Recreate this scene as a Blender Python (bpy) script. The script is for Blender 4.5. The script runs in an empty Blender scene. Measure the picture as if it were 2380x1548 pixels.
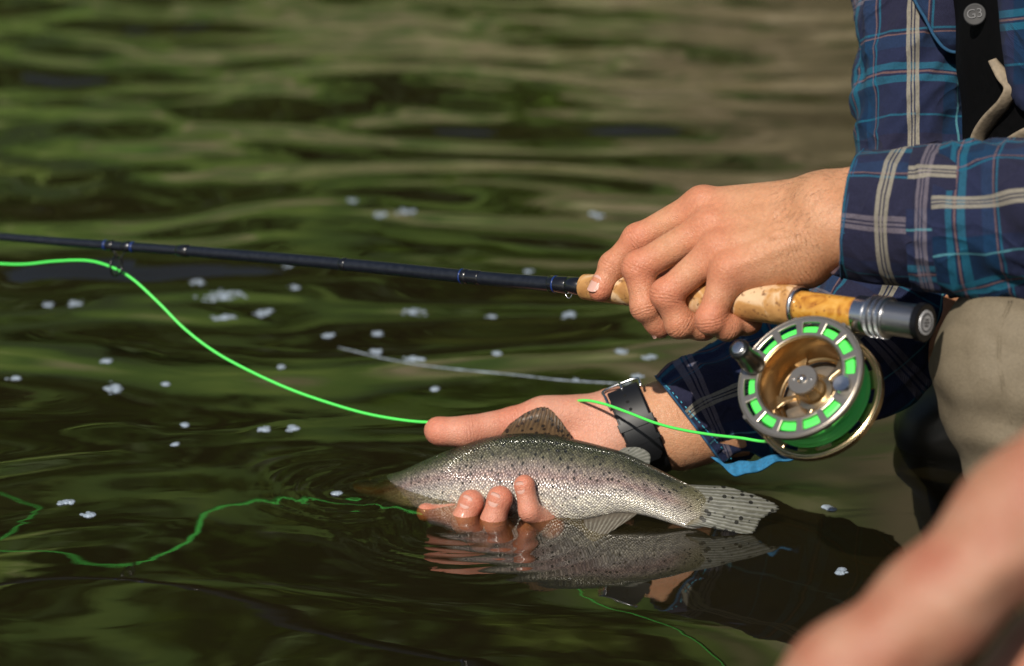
import bpy, bmesh, math, random
import numpy as np
from mathutils import Vector, Matrix

random.seed(7)
rng = np.random.default_rng(7)
scene = bpy.context.scene
COL = scene.collection

# ------------------------------------------------------------------ camera
PITCH = math.radians(16.6)
CAM = np.array([0.0, 0.0, 0.65])
FPX = 2380 / 0.36            # focal length in photo pixels (photo read at 2380 x 1548)
cd = bpy.data.cameras.new('camera')
cam = bpy.data.objects.new('camera', cd)
COL.objects.link(cam)
cd.lens = 100
cd.sensor_width = 36
cd.clip_start = 0.05
cd.clip_end = 500
cam.location = CAM
cam.rotation_euler = (math.radians(90) - PITCH, 0, 0)
cd.dof.use_dof = True
cd.dof.focus_distance = 1.82
cd.dof.aperture_fstop = 5.5
cd.dof.aperture_blades = 0
scene.camera = cam

# ------------------------------------------------------------------ sky, sun, exposure
SUN = np.array([-0.33, -0.66, 0.67])
SUN = SUN / np.linalg.norm(SUN)
w = bpy.data.worlds.new('World')
scene.world = w
w.use_nodes = True
wn = w.node_tree
sky = wn.nodes.new('ShaderNodeTexSky')
sky.sky_type = 'NISHITA'
sky.sun_disc = False
sky.sun_elevation = math.asin(SUN[2])
sky.sun_rotation = math.atan2(SUN[0], SUN[1])
wn.links.new(sky.outputs[0], wn.nodes['Background'].inputs[0])
wn.nodes['Background'].inputs[1].default_value = 0.06
sd = bpy.data.lights.new('sun', 'SUN')
sd.energy = 4.5
sd.angle = math.radians(0.6)
sd.color = (1.0, 0.93, 0.82)
so = bpy.data.objects.new('sun', sd)
COL.objects.link(so)
so.rotation_euler = Vector(SUN).to_track_quat('Z', 'Y').to_euler()
so.location = (-3, -3, 6)
scene.view_settings.view_transform = 'Standard'
scene.view_settings.look = 'None'
scene.view_settings.exposure = 0.0
scene.view_settings.gamma = 1.0
scene.cycles.use_denoising = True
scene.cycles.denoiser = 'OPENIMAGEDENOISE'
scene.cycles.max_bounces = 8
scene.cycles.transparent_max_bounces = 8
scene.cycles.caustics_reflective = False
scene.cycles.caustics_refractive = False
scene.cycles.sample_clamp_indirect = 6

# ------------------------------------------------------------------ picture point -> place
RV = np.array([1.0, 0, 0])
UV_ = np.array([0, math.sin(PITCH), math.cos(PITCH)])
FV = np.array([0, math.cos(PITCH), -math.sin(PITCH)])


def C(px, py, dz=0.0):
    """photo pixel and distance past 1.85 m (mm) -> millimetres right, up, away from the lens"""
    D = 1850.0 + dz
    return np.array([(px - 1190) * D / FPX, (774 - py) * D / FPX, D])


def CL(pts):
    return np.array([C(*p) for p in pts])


def toW(a):
    a = np.asarray(a, float) / 1000.0
    return CAM + a[..., 0:1] * RV + a[..., 1:2] * UV_ + a[..., 2:3] * FV


def fromW(a):
    a = np.asarray(a, float) - CAM
    return np.stack([a @ RV, a @ UV_, a @ FV], -1) * 1000.0


def water_pt(px, py):
    d = (px - 1190) / FPX * RV + (774 - py) / FPX * UV_ + FV
    t = CAM[2] / -d[2]
    return CAM + d * t


def nrm(v):
    v = np.asarray(v, float)
    return v / (np.linalg.norm(v) + 1e-12)


# ------------------------------------------------------------------ object helpers
def tag(o, label=None, cat=None, group=None, kind=None):
    if label: o['label'] = label
    if cat: o['category'] = cat
    if group: o['group'] = group
    if kind: o['kind'] = kind
    return o


def empty(name, loc, label=None, cat=None, group=None):
    o = bpy.data.objects.new(name, None)
    o.empty_display_size = 0.02
    COL.objects.link(o)
    o.location = [float(v) for v in loc]
    return tag(o, label, cat, group)


def root_loc(o):
    p = np.zeros(3)
    while o is not None:
        p = p + np.array(o.location)
        o = o.parent
    return p


def mesh_obj(name, V, F, mat=None, parent=None, smooth=True, uv=None, attrs=None, world=False, loc=None):
    """V in camera millimetres (or world metres); faces: list or (n,4) array; uv: per loop"""
    V = np.asarray(V, float)
    W = V if world else toW(V)
    if parent is not None:
        base = root_loc(parent)
    elif loc is not None:
        base = np.array(loc, float)
    else:
        base = np.array([W[:, 0].mean(), W[:, 1].mean(), W[:, 2].min()])
    W = W - base
    me = bpy.data.meshes.new(name)
    if isinstance(F, np.ndarray) and F.ndim == 2:
        n, k = F.shape
        me.vertices.add(len(W))
        me.vertices.foreach_set('co', W.astype(np.float32).ravel())
        me.loops.add(n * k)
        me.loops.foreach_set('vertex_index', F.astype(np.int32).ravel())
        me.polygons.add(n)
        me.polygons.foreach_set('loop_start', np.arange(0, n * k, k, dtype=np.int32))
        me.update(calc_edges=True)
    else:
        me.from_pydata([tuple(v) for v in W], [], [tuple(int(i) for i in f) for f in F])
        me.update()
    if smooth:
        me.polygons.foreach_set('use_smooth', np.ones(len(me.polygons), bool))
    if uv is not None:
        l = me.uv_layers.new(name='UVMap')
        l.data.foreach_set('uv', np.asarray(uv, np.float32).ravel())
    if attrs:
        for k_, a in attrs.items():
            at = me.attributes.new(k_, 'FLOAT', 'POINT')
            at.data.foreach_set('value', np.asarray(a, np.float32))
    me.validate()
    o = bpy.data.objects.new(name, me)
    COL.objects.link(o)
    if parent is not None:
        o.parent = parent
    else:
        o.location = [float(v) for v in base]
    if mat is not None:
        me.materials.append(mat)
    return o


def frames(P, hint):
    P = np.asarray(P, float)
    T = np.gradient(P, axis=0)
    T /= np.linalg.norm(T, axis=1, keepdims=True) + 1e-12
    h = np.asarray(hint, float)
    if h.ndim == 1:
        h = np.repeat(h[None], len(P), 0)
    B = h - (h * T).sum(1, keepdims=True) * T
    B /= np.linalg.norm(B, axis=1, keepdims=True) + 1e-12
    A = np.cross(T, B)
    return T, A, B


def spline(pts, n):
    """Catmull-Rom through rows of pts (any width), n samples"""
    P = np.asarray(pts, float)
    P = np.vstack([2 * P[0] - P[1], P, 2 * P[-1] - P[-2]])
    m = len(P) - 3
    t = np.linspace(0, m, n)
    i = np.clip(t.astype(int), 0, m - 1)
    f = (t - i)[:, None]
    p0, p1, p2, p3 = P[i], P[i + 1], P[i + 2], P[i + 3]
    return 0.5 * (2 * p1 + (p2 - p0) * f + (2 * p0 - 5 * p1 + 4 * p2 - p3) * f ** 2 + (3 * p1 - p0 - 3 * p2 + p3) * f ** 3)


def loft(P, ra, rb, nseg, hint, caps=(True, True), disp=None):
    """tube along P; ra along A, rb along the hint direction; returns V, F, per-loop uv in mm"""
    P = np.asarray(P, float)
    n = len(P)
    ra = np.broadcast_to(np.asarray(ra, float), (n,))
    rb = np.broadcast_to(np.asarray(rb, float), (n,))
    T, A, B = frames(P, hint)
    th = np.linspace(0, 2 * np.pi, nseg, endpoint=False)
    dirs = np.cos(th)[None, :, None] * A[:, None] * ra[:, None, None] + np.sin(th)[None, :, None] * B[:, None] * rb[:, None, None]
    if disp is not None:
        s = np.concatenate([[0], np.cumsum(np.linalg.norm(np.diff(P, axis=0), axis=1))])
        rr = np.linalg.norm(dirs, axis=2, keepdims=True)
        dirs = dirs * (1 + disp(s[:, None] + 0 * th[None], th[None] + 0 * s[:, None])[..., None] / (rr + 1e-9))
    V = (P[:, None] + dirs).reshape(-1, 3)
    F, U = [], []
    s = np.concatenate([[0], np.cumsum(np.linalg.norm(np.diff(P, axis=0), axis=1))])
    per = 2 * np.pi * np.sqrt((ra ** 2 + rb ** 2) / 2).mean()
    for i in range(n - 1):
        for j in range(nseg):
            k = (j + 1) % nseg
            F.append((i * nseg + j, i * nseg + k, (i + 1) * nseg + k, (i + 1) * nseg + j))
            u0, u1 = j / nseg * per, (j + 1) / nseg * per
            U += [(u0, s[i]), (u1, s[i]), (u1, s[i + 1]), (u0, s[i + 1])]
    if caps[0]:
        F.append(tuple(range(nseg))[::-1]); U += [(0, 0)] * nseg
    if caps[1]:
        F.append(tuple(range((n - 1) * nseg, n * nseg))); U += [(0, 0)] * nseg
    return V, F, np.array(U)


def lathe(profile, origin, ax, hint, nseg=48, caps=(True, True)):
    """profile rows (distance along axis, radius)"""
    pr = np.asarray(profile, float)
    ax = nrm(ax)
    b = np.asarray(hint, float)
    b = nrm(b - b @ ax * ax)
    a = np.cross(ax, b)
    th = np.linspace(0, 2 * np.pi, nseg, endpoint=False)
    ring = np.cos(th)[:, None] * a + np.sin(th)[:, None] * b
    V = (np.asarray(origin)[None, None] + pr[:, 0][:, None, None] * ax + pr[:, 1][:, None, None] * ring[None]).reshape(-1, 3)
    F = []
    n = len(pr)
    for i in range(n - 1):
        for j in range(nseg):
            k = (j + 1) % nseg
            F.append((i * nseg + j, i * nseg + k, (i + 1) * nseg + k, (i + 1) * nseg + j))
    if caps[0]: F.append(tuple(range(nseg))[::-1])
    if caps[1]: F.append(tuple(range((n - 1) * nseg, n * nseg)))
    return V, F


def merge(*parts):
    V, F, o = [], [], 0
    for v, f in parts:
        V.append(np.asarray(v, float)); F += [tuple(int(i) + o for i in q) for q in f]; o += len(v)
    return np.vstack(V), F


def box(c, ax, ay, az, hx, hy, hz):
    ax, ay, az = nrm(ax), nrm(ay), nrm(az)
    V = [np.asarray(c) + sx * hx * ax + sy * hy * ay + sz * hz * az for sz in (-1, 1) for sy in (-1, 1) for sx in (-1, 1)]
    return np.array(V), [(0, 2, 3, 1), (4, 5, 7, 6), (0, 1, 5, 4), (2, 6, 7, 3), (0, 4, 6, 2), (1, 3, 7, 5)]


def mods(o, bevel=None, seg=2, sub=0, solid=None, autosmooth=None):
    if solid:
        m = o.modifiers.new('thick', 'SOLIDIFY'); m.thickness = solid; m.offset = 0
    if bevel:
        m = o.modifiers.new('bev', 'BEVEL'); m.width = bevel; m.segments = seg; m.limit_method = 'ANGLE'; m.angle_limit = math.radians(38)
        m.harden_normals = False
    if sub:
        m = o.modifiers.new('sub', 'SUBSURF'); m.levels = sub; m.render_levels = sub
    if autosmooth is not None:
        m = o.modifiers.new('wn', 'WEIGHTED_NORMAL'); m.keep_sharp = True
        o.data.set_sharp_from_angle(angle=math.radians(autosmooth))
    return o


# ------------------------------------------------------------------ noise
def _hash(ix, iy, seed):
    n = (ix.astype(np.int64) * 374761393 + iy.astype(np.int64) * 668265263 + seed * 974711) & 0x7fffffff
    n = (n ^ (n >> 13)) * 1274126177 & 0x7fffffff
    return (n ^ (n >> 16)) & 0xffff


def pnoise(x, y, seed=0):
    x0 = np.floor(x); y0 = np.floor(y)
    fx, fy = x - x0, y - y0
    u = fx ** 3 * (fx * (fx * 6 - 15) + 10); v = fy ** 3 * (fy * (fy * 6 - 15) + 10)
    r = 0
    out = []
    for dx, dy in ((0, 0), (1, 0), (0, 1), (1, 1)):
        a = _hash(x0 + dx, y0 + dy, seed) / 65536.0 * 2 * np.pi
        out.append(np.cos(a) * (fx - dx) + np.sin(a) * (fy - dy))
    return ((out[0] * (1 - u) + out[1] * u) * (1 - v) + (out[2] * (1 - u) + out[3] * u) * v) * 1.5


# ------------------------------------------------------------------ signed distance bodies
def cone(Pt, a, b, ra, rb):
    a = np.asarray(a, np.float32); b = np.asarray(b, np.float32)
    ab = b - a
    t = np.clip(((Pt - a) @ ab) / (ab @ ab), 0, 1)
    d = Pt - a - t[:, None] * ab
    return np.sqrt((d * d).sum(1)) - (ra + (rb - ra) * t)


def ell(Pt, c, ax, ay, az, r):
    d = Pt - np.asarray(c, np.float32)
    q = np.stack([d @ nrm(ax).astype(np.float32) / r[0], d @ nrm(ay).astype(np.float32) / r[1], d @ nrm(az).astype(np.float32) / r[2]], 1)
    k = np.sqrt((q * q).sum(1))
    return (k - 1) * min(r)


def smin(a, b, k):
    h = np.maximum(k - np.abs(a - b), 0) / k
    return np.minimum(a, b) - h * h * k * 0.25


def chain(Pt, pts, rad, k=3.0):
    d = None
    for i in range(len(pts) - 1):
        e = cone(Pt, pts[i], pts[i + 1], rad[i], rad[i + 1])
        d = e if d is None else smin(d, e, k)
    return d


def surface(func, lo, hi, h, smooth=2):
    lo = np.asarray(lo, float); hi = np.asarray(hi, float)
    n = np.ceil((hi - lo) / h).astype(int) + 1
    gx, gy, gz = [np.arange(n[i], dtype=np.float32) * h + lo[i] for i in range(3)]
    vals = np.empty(n, np.float32)
    step = max(1, int(600000 / (n[1] * n[2])))
    for i in range(0, n[0], step):
        X, Y, Z = np.meshgrid(gx[i:i + step], gy, gz, indexing='ij')
        vals[i:i + step] = func(np.stack([X.ravel(), Y.ravel(), Z.ravel()], 1).astype(np.float32)).reshape(X.shape)
    ins = vals < 0
    cnt = np.zeros(n - 1, np.int8)
    for dx in (0, 1):
        for dy in (0, 1):
            for dz in (0, 1):
                cnt += ins[dx:n[0] - 1 + dx, dy:n[1] - 1 + dy, dz:n[2] - 1 + dz]
    act = np.argwhere((cnt > 0) & (cnt < 8))
    idx = -np.ones(n - 1, np.int64)
    idx[act[:, 0], act[:, 1], act[:, 2]] = np.arange(len(act))
    acc = np.zeros((len(act), 3)); c = np.zeros(len(act))
    cor = [(0, 0, 0), (1, 0, 0), (0, 1, 0), (1, 1, 0), (0, 0, 1), (1, 0, 1), (0, 1, 1), (1, 1, 1)]
    for p in range(8):
        for q in range(p + 1, 8):
            if sum(abs(cor[p][i] - cor[q][i]) for i in range(3)) != 1: continue
            A = act + cor[p]; B = act + cor[q]
            va = vals[A[:, 0], A[:, 1], A[:, 2]]; vb = vals[B[:, 0], B[:, 1], B[:, 2]]
            m = (va < 0) != (vb < 0)
            t = np.where(m, va / np.where(m, va - vb, 1), 0)[:, None]
            acc += np.where(m[:, None], A + (B - A) * t, 0); c += m
    V = acc / c[:, None] * h + lo
    F = []
    for ax in range(3):
        o1, o2 = [(1, 2), (2, 0), (0, 1)][ax]
        sl0 = [slice(None)] * 3; sl1 = [slice(None)] * 3
        sl0[ax] = slice(0, n[ax] - 1); sl1[ax] = slice(1, n[ax])
        a = ins[tuple(sl0)]; b = ins[tuple(sl1)]
        e = np.argwhere(a != b)
        e = e[(e[:, o1] > 0) & (e[:, o2] > 0) & (e[:, o1] < n[o1] - 1) & (e[:, o2] < n[o2] - 1)]
        s = a[e[:, 0], e[:, 1], e[:, 2]]
        def cell(d1, d2):
            q = e.copy(); q[:, o1] -= d1; q[:, o2] -= d2
            return idx[q[:, 0], q[:, 1], q[:, 2]]
        f = np.stack([cell(1, 1), cell(0, 1), cell(0, 0), cell(1, 0)], 1)
        f[~s] = f[~s][:, ::-1]
        F.append(f)
    F = np.vstack(F)
    E = np.vstack([F[:, [0, 1]], F[:, [1, 2]], F[:, [2, 3]], F[:, [3, 0]]])
    for _ in range(smooth):
        sm = np.zeros_like(V); k = np.zeros(len(V))
        for col in range(3):
            sm[:, col] = np.bincount(E[:, 0], V[E[:, 1], col], len(V)) + np.bincount(E[:, 1], V[E[:, 0], col], len(V))
        k = np.bincount(E[:, 0], minlength=len(V)) + np.bincount(E[:, 1], minlength=len(V))
        V = V * 0.5 + sm / np.maximum(k, 1)[:, None] * 0.5
    return V, F


# ------------------------------------------------------------------ materials
def new_mat(name):
    m = bpy.data.materials.new(name)
    m.use_nodes = True
    return m, m.node_tree, m.node_tree.nodes['Principled BSDF']


def nd(nt, typ, props=None, **ins):
    n = nt.nodes.new('ShaderNode' + typ)
    for k, v in (props or {}).items():
        setattr(n, k, v)
    for k, v in ins.items():
        key = int(k[1:]) if k[0] == 'i' and k[1:].isdigit() else k.replace('_', ' ')
        s = n.inputs[key]
        if hasattr(v, 'is_output') or isinstance(v, bpy.types.NodeSocket):
            nt.links.new(v, s)
        else:
            s.default_value = v
    return n


def ramp(nt, fac, stops, interp='LINEAR'):
    r = nd(nt, 'ValToRGB', None, Fac=fac)
    cr = r.color_ramp
    cr.interpolation = interp
    while len(cr.elements) < len(stops):
        cr.elements.new(0.5)
    for e, (p, c) in zip(cr.elements, stops):
        e.position = p
        e.color = (*c, 1) if len(c) == 3 else c
    return r.outputs[0]


def math_(nt, op, a, b=None, c=None, clamp=False):
    n = nt.nodes.new('ShaderNodeMath'); n.operation = op; n.use_clamp = clamp
    for i, v in enumerate((a, b, c)):
        if v is None: continue
        if isinstance(v, bpy.types.NodeSocket): nt.links.new(v, n.inputs[i])
        else: n.inputs[i].default_value = v
    return n.outputs[0]


def mix(nt, f, a, b, typ='MIX'):
    n = nt.nodes.new('ShaderNodeMix'); n.data_type = 'RGBA'; n.blend_type = typ
    for i, v in ((0, f), (6, a), (7, b)):
        if isinstance(v, bpy.types.NodeSocket): nt.links.new(v, n.inputs[i])
        else: n.inputs[i].default_value = v if i == 0 else (*v, 1)
    return n.outputs[2]


def setp(b, **k):
    for n, v in k.items():
        n = n.replace('_', ' ')
        b.inputs[n].default_value = (*v, 1) if isinstance(v, tuple) and len(v) == 3 and 'Radius' not in n else v


def bump(nt, b, height, strength=0.5, dist=0.001):
    n = nd(nt, 'Bump', None, Height=height, Strength=strength, Distance=dist)
    nt.links.new(n.outputs[0], b.inputs['Normal'])
    return n


def simple(name, col, rough=0.5, metal=0.0, noise=None, nb=0.0, **kw):
    m, nt, b = new_mat(name)
    setp(b, Base_Color=col, Roughness=rough, Metallic=metal, **kw)
    if noise:
        tc = nd(nt, 'TexCoord')
        nz = nd(nt, 'TexNoise', None, Vector=tc.outputs['Object'], Scale=noise, Detail=4.0)
        lo = tuple(c * 0.75 for c in col); hi = tuple(min(1, c * 1.2) for c in col)
        nt.links.new(ramp(nt, nz.outputs[0], [(0.3, lo), (0.7, hi)]), b.inputs['Base Color'])
        nt.links.new(ramp(nt, nz.outputs[0], [(0.2, (rough * .8,) * 3), (0.8, (min(1, rough * 1.25),) * 3)]), b.inputs['Roughness'])
        if nb:
            bump(nt, b, nz.outputs[0], nb, 0.0006)
    return m


def skin_mat(name, base, red, pale, wet=0.0):
    m, nt, b = new_mat(name)
    tc = nd(nt, 'TexCoord')
    n1 = nd(nt, 'TexNoise', None, Vector=tc.outputs['Object'], Scale=55.0, Detail=5.0, Roughness=0.6)
    n2 = nd(nt, 'TexNoise', None, Vector=tc.outputs['Object'], Scale=420.0, Detail=3.0)
    at = nd(nt, 'Attribute', {'attribute_name': 'red'})
    c = mix(nt, ramp(nt, n1.outputs[0], [(0.35, (0, 0, 0)), (0.7, (1, 1, 1))]), base, pale)
    pm = nd(nt, 'Attribute', {'attribute_name': 'palm'})
    c = mix(nt, pm.outputs['Fac'], c, mix(nt, n1.outputs[0], (0.62, 0.28, 0.20), (0.72, 0.42, 0.33)))
    c = mix(nt, math_(nt, 'MULTIPLY', at.outputs['Fac'], 0.95, clamp=True), c, red)
    c = mix(nt, 0.35, c, ramp(nt, n2.outputs[0], [(0.3, tuple(v * .72 for v in base)), (0.7, tuple(min(1, v * 1.18) for v in base))]))
    nt.links.new(c, b.inputs['Base Color'])
    setp(b, Roughness=0.46, Subsurface_Weight=0.22, Subsurface_Scale=0.003, Coat_Roughness=0.12)
    wt = nd(nt, 'Attribute', {'attribute_name': 'wet'})
    nt.links.new(wt.outputs['Fac'], b.inputs['Coat Weight'])
    b.inputs['Subsurface Radius'].default_value = (1.0, 0.35, 0.2)
    b.inputs['Specular IOR Level'].default_value = 0.38
    vo = nd(nt, 'TexVoronoi', {'feature': 'DISTANCE_TO_EDGE'}, Vector=tc.outputs['Object'], Scale=620.0)
    wr = nd(nt, 'Attribute', {'attribute_name': 'wr'}); wm = nd(nt, 'Attribute', {'attribute_name': 'wm'})
    wob = math_(nt, 'ADD', math_(nt, 'MULTIPLY', wr.outputs['Fac'], 1.55), math_(nt, 'MULTIPLY', n1.outputs[0], 10.0))
    wv = math_(nt, 'MULTIPLY', math_(nt, 'POWER', math_(nt, 'ABSOLUTE', math_(nt, 'SINE', wob)), 0.45), wm.outputs['Fac'])
    hgt = math_(nt, 'ADD', math_(nt, 'MULTIPLY', ramp(nt, vo.outputs['Distance'], [(0.0, (0, 0, 0)), (0.25, (1, 1, 1))]), 0.28), math_(nt, 'MULTIPLY', wv, 1.25))
    hgt = math_(nt, 'ADD', hgt, math_(nt, 'MULTIPLY', n2.outputs[0], 0.5))
    bump(nt, b, hgt, 0.75, 0.0007)
    return m


SKIN_L = skin_mat('skin_rod_hand', (0.55, 0.265, 0.14), (0.60, 0.125, 0.08), (0.64, 0.35, 0.205))
SKIN_P = skin_mat('skin_second', (0.42, 0.195, 0.12), (0.38, 0.115, 0.07), (0.53, 0.30, 0.205))
NAIL = simple('nail', (0.64, 0.37, 0.30), 0.3, Coat_Weight=0.35)


def plaid_mat(name):
    m, nt, b = new_mat(name)
    uv = nd(nt, 'UVMap')
    sep = nd(nt, 'SeparateXYZ', None, Vector=uv.outputs[0])
    navy = (0.004, 0.022, 0.062); blue = (0.005, 0.036, 0.092); purp = (0.018, 0.019, 0.045)
    cy = (0.010, 0.11, 0.18); cyp = (0.08, 0.25, 0.30); cream = (0.29, 0.265, 0.21); pk = (0.17, 0.10, 0.10); lav = (0.15, 0.13, 0.16)
    P = 118.0
    def seq(main):
        s = [(0, purp), (9, main), (11.8, purp), (12.6, main), (14.0, purp), (14.8, main), (17.6, purp), (36, navy),
             (47.6, cyp if main is cream else cy), (48.9, navy), (54, navy), (70, cy), (74.5, navy), (75.6, pk), (77.2, navy), (78.3, cy), (82.8, navy),
             (93, blue), (101, pk), (102.2, purp), (103.4, cy), (104.8, purp)]
        return [(p / P, c) for p, c in s]
    fu = math_(nt, 'FRACT', math_(nt, 'DIVIDE', sep.outputs[0], P))
    fv = math_(nt, 'FRACT', math_(nt, 'DIVIDE', sep.outputs[1], P))
    cu = ramp(nt, fu, seq(cream), 'CONSTANT'); cv = ramp(nt, fv, seq(lav), 'CONSTANT')
    # twill: diagonal over/under of warp and weft yarns
    tw = math_(nt, 'SINE', math_(nt, 'MULTIPLY', math_(nt, 'ADD', sep.outputs[0], math_(nt, 'MULTIPLY', sep.outputs[1], 0.8)), 5.2))
    half = mix(nt, math_(nt, 'ADD', 0.47, math_(nt, 'MULTIPLY', tw, 0.16)), cu, cv)
    lit = mix(nt, 0.6, half, mix(nt, 1.0, cu, cv, 'LIGHTEN'))
    tc = nd(nt, 'TexCoord')
    nz = nd(nt, 'TexNoise', None, Vector=tc.outputs['Object'], Scale=1300.0, Detail=2.0)
    lit = mix(nt, 0.5, lit, mix(nt, 1.0, lit, ramp(nt, nz.outputs[0], [(0.3, (0.5,) * 3), (0.7, (1.5,) * 3)]), 'MULTIPLY'))
    nt.links.new(lit, b.inputs['Base Color'])
    setp(b, Roughness=0.85, Sheen_Weight=0.03, Sheen_Roughness=0.5)
    b.inputs['Specular IOR Level'].default_value = 0.2
    wn_ = nd(nt, 'TexNoise', None, Vector=tc.outputs['Object'], Scale=38.0, Detail=3.0)
    wr2 = nd(nt, 'TexNoise', None, Vector=tc.outputs['Object'], Scale=16.0, Detail=2.0, Distortion=1.6)
    rid = math_(nt, 'POWER', math_(nt, 'SUBTRACT', 1.0, math_(nt, 'ABSOLUTE', math_(nt, 'MULTIPLY', math_(nt, 'SUBTRACT', wr2.outputs[0], 0.5), 5.0)), clamp=True), 2.0)
    hb = math_(nt, 'ADD', math_(nt, 'MULTIPLY', tw, 0.08), math_(nt, 'MULTIPLY', wn_.outputs[0], 2.4))
    bump(nt, b, math_(nt, 'ADD', hb, math_(nt, 'MULTIPLY', rid, 1.1)), 0.65, 0.0028)
    return m


PLAID = plaid_mat('plaid_cotton')
CUFF_IN = simple('cuff_lining', (0.02, 0.16, 0.32), 0.8, noise=500.0, nb=0.3)
EDGE = simple('shirt_binding', (0.014, 0.075, 0.16), 0.85, noise=900.0, nb=0.3)
STITCH = simple('stitching', (0.05, 0.35, 0.5), 0.8)


# ------------------------------------------------------------------ water
def water_mat():
    m = bpy.data.materials.new('river_water')
    m.use_nodes = True
    nt = m.node_tree
    nt.nodes.clear()
    out = nt.nodes.new('ShaderNodeOutputMaterial')
    fr = nd(nt, 'LayerWeight', None, Blend=0.5)      # mirror strength by angle, the same from above and below
    frf = math_(nt, 'ADD', 0.04, math_(nt, 'MULTIPLY', math_(nt, 'POWER', fr.outputs['Facing'], 4.3), 0.96))
    gl = nd(nt, 'BsdfGlossy', None, Roughness=0.0)
    gl.inputs['Color'].default_value = (1, 1, 1, 1)
    tr = nd(nt, 'BsdfTransparent'); tr.inputs['Color'].default_value = (0.86, 0.79, 0.55, 1)
    df = nd(nt, 'BsdfDiffuse'); df.inputs['Color'].default_value = (0.017, 0.0132, 0.0042, 1)
    mx = nd(nt, 'MixShader', None, Fac=0.30)
    nt.links.new(tr.outputs[0], mx.inputs[1]); nt.links.new(df.outputs[0], mx.inputs[2])
    m2 = nd(nt, 'MixShader', None, Fac=frf)
    nt.links.new(mx.outputs[0], m2.inputs[1]); nt.links.new(gl.outputs[0], m2.inputs[2])
    nt.links.new(m2.outputs[0], out.inputs[0])
    tc = nd(nt, 'TexCoord')
    mp = nd(nt, 'Mapping', None, Vector=tc.outputs['Object'], Scale=(1.0, 1.8, 1.0))
    nz = nd(nt, 'TexNoise', None, Vector=mp.outputs[0], Scale=16.0, Detail=1.0, Distortion=0.8)
    bp = nd(nt, 'Bump', None, Height=nz.outputs[0], Strength=0.025, Distance=0.004)
    for n in (fr, gl):
        nt.links.new(bp.outputs[0], n.inputs['Normal'])
    return m


FISH_C = water_pt(1260, 1215)
HEAD_W = water_pt(845, 1128)
FING_W = water_pt(1120, 1205)


def wave(x, y):
    d = np.hypot((x - FISH_C[0]) / 0.26, (y - FISH_C[1]) / 0.17)
    calm = 0.24 + 0.76 * np.clip((d - 0.75) / 1.6, 0, 1) ** 1.2
    far = np.clip((y - 2.0) / 1.4, 0, 1)
    wx = x + 0.10 * pnoise(x / 0.5, y / 0.4, 21); wy = y + 0.08 * pnoise(x / 0.5 + 9, y / 0.35, 22)
    near = 1 - far
    h = 0.0120 * pnoise(wx / 0.62, wy / 0.33, 1) * (0.75 + 0.5 * far)
    h = h + 0.0054 * pnoise(wx / (0.24) + 3, wy / 0.125, 2) * (0.9 + 0.45 * far)
    h = h + 0.0015 * pnoise(wx / 0.10 + 7, wy / 0.062, 3) * (0.24 + 1.56 * far)
    h = h + 0.0011 * pnoise((wx + 0.25 * wy) / 0.11 + 17, (wy - 0.15 * wx) / 0.075, 14) * (0.2 + 0.9 * far)
    h = h + 0.00040 * pnoise(wx / 0.05 + 7, wy / 0.030, 4) * (0.0 + 1.3 * far)
    h = h * calm
    r = np.hypot(x - HEAD_W[0], (y - HEAD_W[1]))
    h = h + 0.00030 * np.sin(2 * np.pi * (r + 0.008 * pnoise(x / 0.05, y / 0.05, 8)) / 0.017) * np.exp(-((r - 0.04) / 0.035) ** 2) * np.clip(0.5 + pnoise(x / 0.06, y / 0.06, 9), 0, 1)
    r = np.hypot(x - FING_W[0], (y - FING_W[1]))
    h = h + 0.00022 * np.sin(2 * np.pi * (r + 0.006 * pnoise(x / 0.04, y / 0.04, 18)) / 0.019) * np.exp(-((r - 0.05) / 0.05) ** 2)
    return h


def axis(lo, hi, step, far_lo, far_hi):
    a = list(np.arange(lo, hi + 1e-9, step))
    s = step
    x = a[-1]
    while x < far_hi:
        s = min(s * 1.12, 1.2); x += s; a.append(x)
    s = step; x = a[0]; pre = []
    while x > far_lo:
        s = min(s * 1.12, 1.2); x -= s; pre.append(x)
    return np.array(pre[::-1] + a)


gx = axis(-0.72, 0.72, 0.0045, -40, 40)
gy = axis(1.40, 3.9, 0.0045, -25, 60)
GX, GY = np.meshgrid(gx, gy, indexing='ij')
fade = np.clip(1 - (np.hypot(GX, GY) - 9) / 12, 0.15, 1)
GZ = wave(GX, GY) * fade
nx, ny = GX.shape
I = np.arange(nx * ny).reshape(nx, ny)
Fq = np.stack([I[:-1, :-1].ravel(), I[1:, :-1].ravel(), I[1:, 1:].ravel(), I[:-1, 1:].ravel()], 1)
WATER = mesh_obj('river_water', np.stack([GX.ravel(), GY.ravel(), GZ.ravel()], 1), Fq, water_mat(), world=True, loc=(0, 0, 0))
tag(WATER, 'dark olive green river water with smooth ripples', 'water', kind='structure')

# river bed
def bed_mat():
    m, nt, b = new_mat('river_bed')
    tc = nd(nt, 'TexCoord')
    vo = nd(nt, 'TexVoronoi', None, Vector=tc.outputs['Object'], Scale=9.0)
    nz = nd(nt, 'TexNoise', None, Vector=tc.outputs['Object'], Scale=3.0, Detail=6.0)
    c = mix(nt, nz.outputs[0], (0.0025, 0.0024, 0.0009), (0.006, 0.0045, 0.0018))
    c = mix(nt, 0.5, c, mix(nt, 1.0, c, vo.outputs['Color'], 'MULTIPLY'))
    nt.links.new(c, b.inputs['Base Color'])
    setp(b, Roughness=0.8)
    return m


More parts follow.
